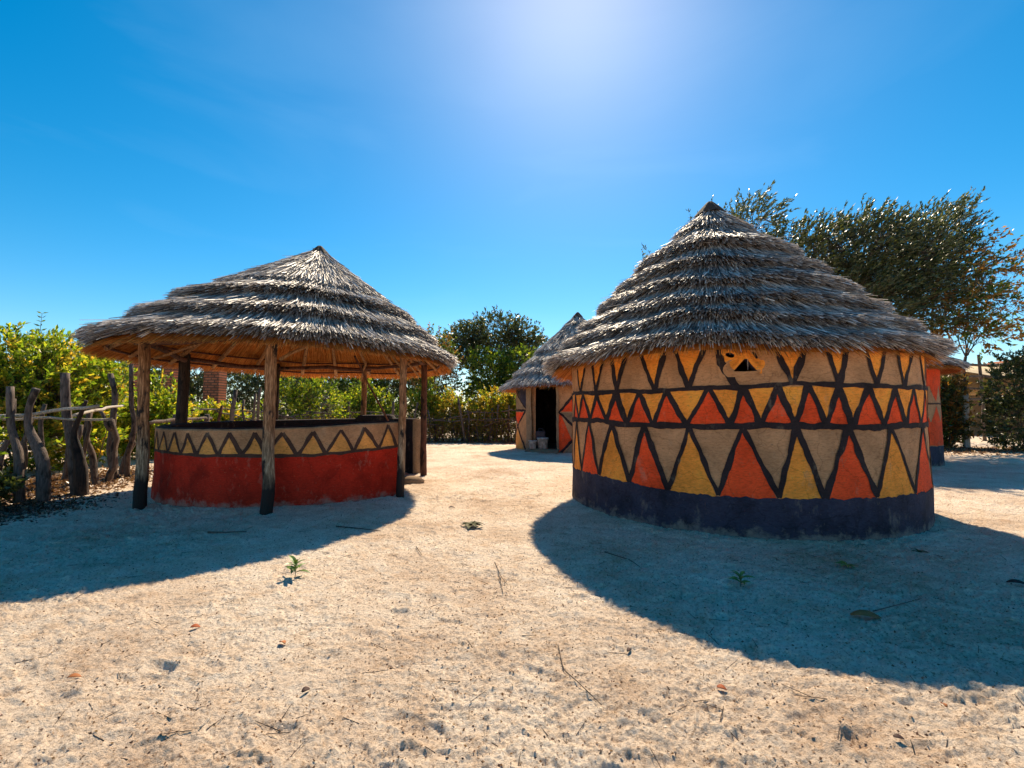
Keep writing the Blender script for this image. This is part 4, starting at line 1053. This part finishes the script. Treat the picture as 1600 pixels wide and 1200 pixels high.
bf = thing('brush_fence', 'brush fence of uneven sticks and loose rails along the back of the yard', 'fence')
PL = [(-9.9, 14.5), (-8.9, 17.6), (-6.4, 20.4), (-3.6, 21.7), (.4, 21.6)]
PA = np.array(PL, float); sl_ = np.r_[0, np.cumsum(np.hypot(*np.diff(PA, axis=0).T))]
def along(s_): return float(np.interp(s_, sl_, PA[:, 0])), float(np.interp(s_, sl_, PA[:, 1]))
s_ = 0.0; i = 0
while s_ < sl_[-1]:
    x, y = along(s_); big = random.random() < .22
    hgt = random.uniform(1.35, 1.9) if big else random.uniform(.9, 1.5)
    pole('stick', gp(x + random.uniform(-.1, .1), y + random.uniform(-.15, .15), -.1), (x + random.gauss(0, .16), y + random.gauss(0, .1), hgt), .05 if big else .028, .04 if big else .018, M[random.choice(['bark', 'grey_wood', 'bark', 'post_red'])], bf, 6, .09, 600 + i, 6, .2)
    s_ += random.uniform(.12, .24) if s_ > 5 else random.uniform(.3, .55); i += 1
for k in range(16):
    s0 = sl_[-1] * k / 16; a = along(s0); b = along(min(sl_[-1], s0 + 1.7))
    for q in range(2):
        pole('rail', (a[0], a[1] - .08, random.uniform(.95, 1.45) - q * .25), (b[0], b[1] - .08, random.uniform(.95, 1.45) - q * .25), .030, .022, M['bark' if q else 'grey_wood'], bf, 7, .07, 700 + 2 * k + q, 6)
for (x, y, dx, zt, r_, lb) in ((-9.35, 15.4, .22, 2.1, .075, 'pale grey post leaning right'), (-8.15, 15.0, .05, 2.15, .05, None), (-8.35, 15.0, .1, 1.95, .04, None), (-5.1, 19.7, .1, 1.8, .06, None), (-2.1, 21.2, -.35, 2.0, .05, None)):
    pole('post', gp(x, y, -.2), (x + dx, y, zt), r_, r_ * .85, M['grey_wood' if lb else 'bark'], bf, 7, .04, int(800 + x * 10), 8, .15, label=lb)
# dry brush woven in the fence: nobody could count it
r0 = np.random.default_rng(5); n = 2600
ss = r0.uniform(4, sl_[-1], n); bx = np.interp(ss, sl_, PA[:, 0]); by = np.interp(ss, sl_, PA[:, 1])
P0 = np.stack([bx + r0.normal(0, .1, n), by + r0.normal(.15, .18, n), r0.uniform(0, .8, n)], -1)
D = unit(np.stack([r0.normal(0, .5, n), r0.normal(0, .3, n), np.abs(r0.normal(.5, .5, n))], -1)); P1 = P0 + D * r0.uniform(.2, .7, n)[:, None]
V, F = sticks(P0, P1, .007, .003)
fb = np.stack([r0.uniform(0, 1, 17000)], -1); k = r0.integers(0, n, 17000); LP = P0[k] + (P1 - P0)[k] * fb
V2, F2 = leafquads(LP, D[k] + r0.normal(0, .6, (17000, 3)), r0.uniform(.05, .11, 17000), r0.uniform(.02, .05, 17000), r0)
me = npmesh('brush', np.concatenate([V, V2]), np.concatenate([F, F2 + len(V)]), [M['bark'], M['leaf_yellow']])
me.polygons.foreach_set('material_index', np.r_[np.zeros(len(F), np.int32), np.ones(len(F2), np.int32)])
link('brush', me, bf, None, 'stuff')

rf_ = thing('rail_fence', 'dark wooden rail fence in front of the pale shed at the right edge', 'fence')
for k in range(7):
    x = 18.5 + k * 2.1
    pole('post', (x, 22.5, -.1), (x + random.uniform(-.1, .1), 22.5, 4.15), .07, .06, M['bark'], rf_, 6, .05, 840 + k, 7)
for k, z in enumerate((1.9, 2.5, 3.1, 3.65)):
    pole('rail', (18.2, 22.4, z), (25.0, 22.4, z + .05), .065, .06, M['bark'], rf_, 9, .12, 860 + k, 6); pole('rail', (24.8, 22.45, z + .03), (31.5, 22.4, z), .065, .06, M['bark'], rf_, 9, .12, 870 + k, 6)

# ------------------------------------------------------------------ litter and small things on the sand
def flakes(name, label, n, fx, L, m, kind='stuff', lift=.012, seed=1, aspect=.5):
    r0 = np.random.default_rng(seed); x, y = fx(r0, n)
    z = gz(x, y, True) + .003
    D = np.stack([r0.normal(0, 1, n), r0.normal(0, 1, n), np.abs(r0.normal(0, .28, n))], -1)
    l = r0.uniform(.5, 1.3, n) * L
    V, F = leafquads(np.stack([x, y, z], -1), D, l, l * aspect, r0)
    o = link(name, npmesh(name, V, F, m), None, label, kind); o['category'] = 'leaf litter'
    return o
flakes('leaf_litter', 'brown leaf litter under the hedge and stick fence at the left', 16000, lambda r, n: (r.normal(-8.7, .75, n) - .0, r.normal(8.0, 1.7, n)), .07, M['leaf_dry'], seed=2)
def yard(r, n):
    a = r.uniform(-.95, .95, n); d = 1.4 + 10 * r.random(n) ** 1.5
    return d * np.sin(a), d * np.cos(a)
flakes('leaf_litter', 'dark dead leaves and rotted bits in the shaded left corner of the yard', 3200, lambda r, n: (r.normal(-6.95, .42, n), r.normal(6.6, .5, n)), .05, M['leaf_dark_litter'], seed=12)
flakes('sand_debris', 'tiny dark crumbs of leaf and bark scattered over the sand', 15000, yard, .013, M['leaf_dry'], seed=3, aspect=.7)
flakes('leaf_litter', 'dry leaves along the foot of the brush fence at the back', 6000, lambda r, n: (r.uniform(-8, .4, n), 21.3 + r.normal(0, .45, n) - np.clip(-r.uniform(-8, .4, n) - 4, 0, 9) * 0), .09, M['leaf_dry'], seed=4)
flakes('leaf_litter', 'dark leaf litter under the bushes at the right edge', 7000, lambda r, n: (r.uniform(13.5, 21, n), r.normal(16.7, .8, n)), .08, M['leaf_dry'], seed=5)
# straw ends and rootlets pressed into the sand
r0 = np.random.default_rng(9); n = 480
x, y = yard(r0, n); a = r0.uniform(0, math.pi, n); L = r0.uniform(.03, .14, n)
x1 = x + L * np.cos(a); y1 = y + L * np.sin(a)
V, F = sticks(np.stack([x, y, gz(x, y, True) + .002], -1), np.stack([x1, y1, gz(x1, y1, True) + .004], -1), .0022, .0015)
o = link('straw_bits', npmesh('straw_bits', V, F, M['bark']), None, 'thin straw ends and rootlets strewn over the sand', 'stuff')
o['category'] = 'straw bits'

def ginv(px, py):
    """spot on the ground for a place measured in the photograph"""
    dx, dv = (px - 800) / 729.0, (600 - py) / 729.0; c, s = math.cos(.061), math.sin(.061)
    D = (dx, c - dv * s, s + dv * c); t = -1.35 / D[2]; return D[0] * t, D[1] * t
def gzf(x, y): return float(gz(np.array([x]), np.array([y]), True)[0])
def leafmesh(L, W, cup=.25, n=6):
    V = []
    for i in range(n):
        u = i / (n - 1); w_ = W / 2 * math.sin(math.pi * min(1, .06 + u * .94)) ** .8
        for s_ in (-1, 0, 1): V.append((u * L, s_ * w_, cup * L * (u * (1 - u)) + abs(s_) * w_ * .4 - .15 * L * u * u))
    return V, [tuple(f) for f in grid_faces(n, 3)]
def seedling(px, py, s, lab, lm, nl=9, flat=.5):
    hs_ = 1.0 if flat < .9 else .3
    x, y = ginv(px, py); z = gzf(x, y); t = thing('seedling', lab, 'plant', None, (x, y, z))
    V, F = tube_vf([(0, 0, -.02), (.004, 0, .5 * s * hs_), (0, .004, .9 * s * hs_)], [.006 * s * 4, .004 * s * 4, .002 * s * 4], 6); pyobj('stem', V, F, M['bark'], t)
    V, F = leafmesh(s * .95, s * .34)
    me = bpy.data.meshes.new('leaf'); me.from_pydata(V, [], F); me.materials.append(lm); me.update()
    for k in range(nl):
        o = link('leaf', me, t); o.location = (0, 0, s * hs_ * (.25 + .6 * k / nl)); o.rotation_euler = (random.uniform(-.2, .2), -(.15 + .9 * k / nl * (1 - flat)) , k * 2.4 + random.uniform(-.3, .3)); q = random.uniform(.7, 1.1); o.scale = (q, q, q)
mlf, nt, b = mat('seedling_leaf', .45, .4); nt.links.new(ramp(nt, [(.3, (.07, .14, .02)), (.7, (.17, .25, .05))], noise(nt, coords(nt), 20)).outputs[0], b.inputs['Base Color'])
mlo, nt, b = mat('dull_leaf', .7, .2); nt.links.new(ramp(nt, [(.3, (.05, .06, .02)), (.7, (.13, .12, .05))], noise(nt, coords(nt), 20)).outputs[0], b.inputs['Base Color'])
seedling(461, 902, .13, 'small bright green seedling at the edge of the pavilion shadow', mlf, 11, .35)
seedling(736, 822, .16, 'flattened olive seedling on the sunlit sand between the two buildings', mlo, 12, 1.1)
seedling(1157, 912, .11, 'dark green seedling in the shadow in front of the large hut', mlf, 10, .6)
seedling(1322, 884, .10, 'very small flat weed in the shade just below the dark base of the large hut', mlf, 8, 1.0)
seedling(1435, 862, .08, 'tiny weed in the shade near the right end of the large hut', mlo, 7, 1.0)
def deadleaf(px, py, L, W, rot, c, lab, grp='single fallen leaves'):
    x, y = ginv(px, py); V, F = leafmesh(L, W, .35, 8)
    o = pyobj('fallen_leaf', V, F, c, None); o.location = (x - L / 2 * math.cos(rot), y - L / 2 * math.sin(rot), gzf(x, y) + .012); o.rotation_euler = (.25, -.05, rot)
    md_ = o.modifiers.new('thick', 'SOLIDIFY'); md_.thickness = .002
    tag(o, lab, 'leaf', grp); return o
def flat(nm, c):
    m, nt, b = mat(nm, .7, .2); nt.links.new(ramp(nt, [(.3, tuple(q * .6 for q in c)), (.7, c)], noise(nt, coords(nt), 30)).outputs[0], b.inputs['Base Color']); return m
mr_, mb_, mdk = flat('leaf_red', (.42, .10, .03)), flat('leaf_brown', (.42, .15, .05)), flat('leaf_blackish', (.07, .035, .03))
deadleaf(1357, 964, .20, .065, -.35, mb_, 'large brown dry leaf lying in the shade in front of the large hut', None)
deadleaf(305, 987, .055, .03, .2, mr_, 'red fallen leaf on sunlit sand in the lower left')
deadleaf(441, 1009, .055, .03, 2.5, mb_, 'brown crumpled leaf below the green seedling')
deadleaf(478, 1088, .045, .028, 1.0, mdk, 'dark curled leaf low on the left half of the sand')
deadleaf(116, 1062, .06, .025, .3, mb_, 'brown leaf in a hollow at the lower left')
deadleaf(1128, 1078, .045, .026, -.5, mr_, 'orange brown leaf on the sand right of centre')
deadleaf(983, 1019, .05, .022, .9, mdk, 'dark leaf beside the long thin twig')
deadleaf(1405, 1160, .04, .02, -.3, mdk, 'dark leaf near the bottom right')
deadleaf(706, 794, .09, .05, .1, mdk, 'dark leaf on the bright sand right of the pavilion')
deadleaf(1475, 1105, .04, .02, 1.3, mb_, 'small brown leaf beneath the shadow tip on the right')
deadleaf(1592, 915, .14, .05, -.5, mdk, 'dark leaf in the shade at the right edge')
def twig(pts, r_, lab, m='bark'):
    P = []
    for px, py in pts:
        x, y = ginv(px, py); P.append((x, y, gzf(x, y) + .012))
    P = np.array(P); u = np.linspace(0, 1, 16); Q = np.stack([np.interp(u, np.linspace(0, 1, len(P)), P[:, k]) for k in range(3)], -1); Q[1:-1] = (Q[:-2] + Q[1:-1] + Q[2:]) / 3
    V, F = tube_vf(Q, np.linspace(r_, r_ * .5, 16), 5); o = pyobj('twig', V, F, M[m], None); tag(o, lab, 'twig', 'twigs on the sand')
twig([(872, 1012), (880, 1050), (900, 1072), (940, 1105)], .004, 'long thin curved twig on the sand right of centre')
twig([(773, 876), (782, 897), (793, 912)], .004, 'thin dark twig on the sand below the olive seedling')
twig([(780, 898), (786, 925)], .004, 'short twig touching the thin dark twig below the olive seedling')
twig([(650, 855), (659, 870)], .005, 'short dark twig right of the pavilion shadow')
twig([(1364, 955), (1400, 946), (1440, 934)], .004, 'thin twig stretching right from the large brown leaf')
twig([(945, 862), (985, 872), (1000, 880)], .005, 'twig in the shade at the left foot of the large hut')
twig([(525, 823), (560, 826), (595, 830)], .008, 'thin stick in the pavilion shade below the red wall')
twig([(325, 833), (350, 835), (385, 833)], .010, 'dark stick in the shade between the two front pavilion posts')
twig([(312, 1148), (330, 1128)], .003, 'pale short straw stalk in the lower left', 'pale_wood')
# shadow-side stone beside the doorway of the pavilion
x, y = ginv(641, 757); V = []
for i in range(12):
    a = 2 * math.pi * i / 12
    for q, z in ((.22, -.05), (.24, .05), (.16, .12), (0, .13)): V.append((q * math.cos(a) * (1 + .15 * math.sin(2 * a + 1)), q * .8 * math.sin(a), z))
o = pyobj('doorway_stone', V, [tuple(f) for f in grid_faces(12, 4, True)], M['greyclay'], None); o.location = (x, y, gzf(x, y)); tag(o, 'low rounded stone by the opening of the red walled pavilion', 'stone')
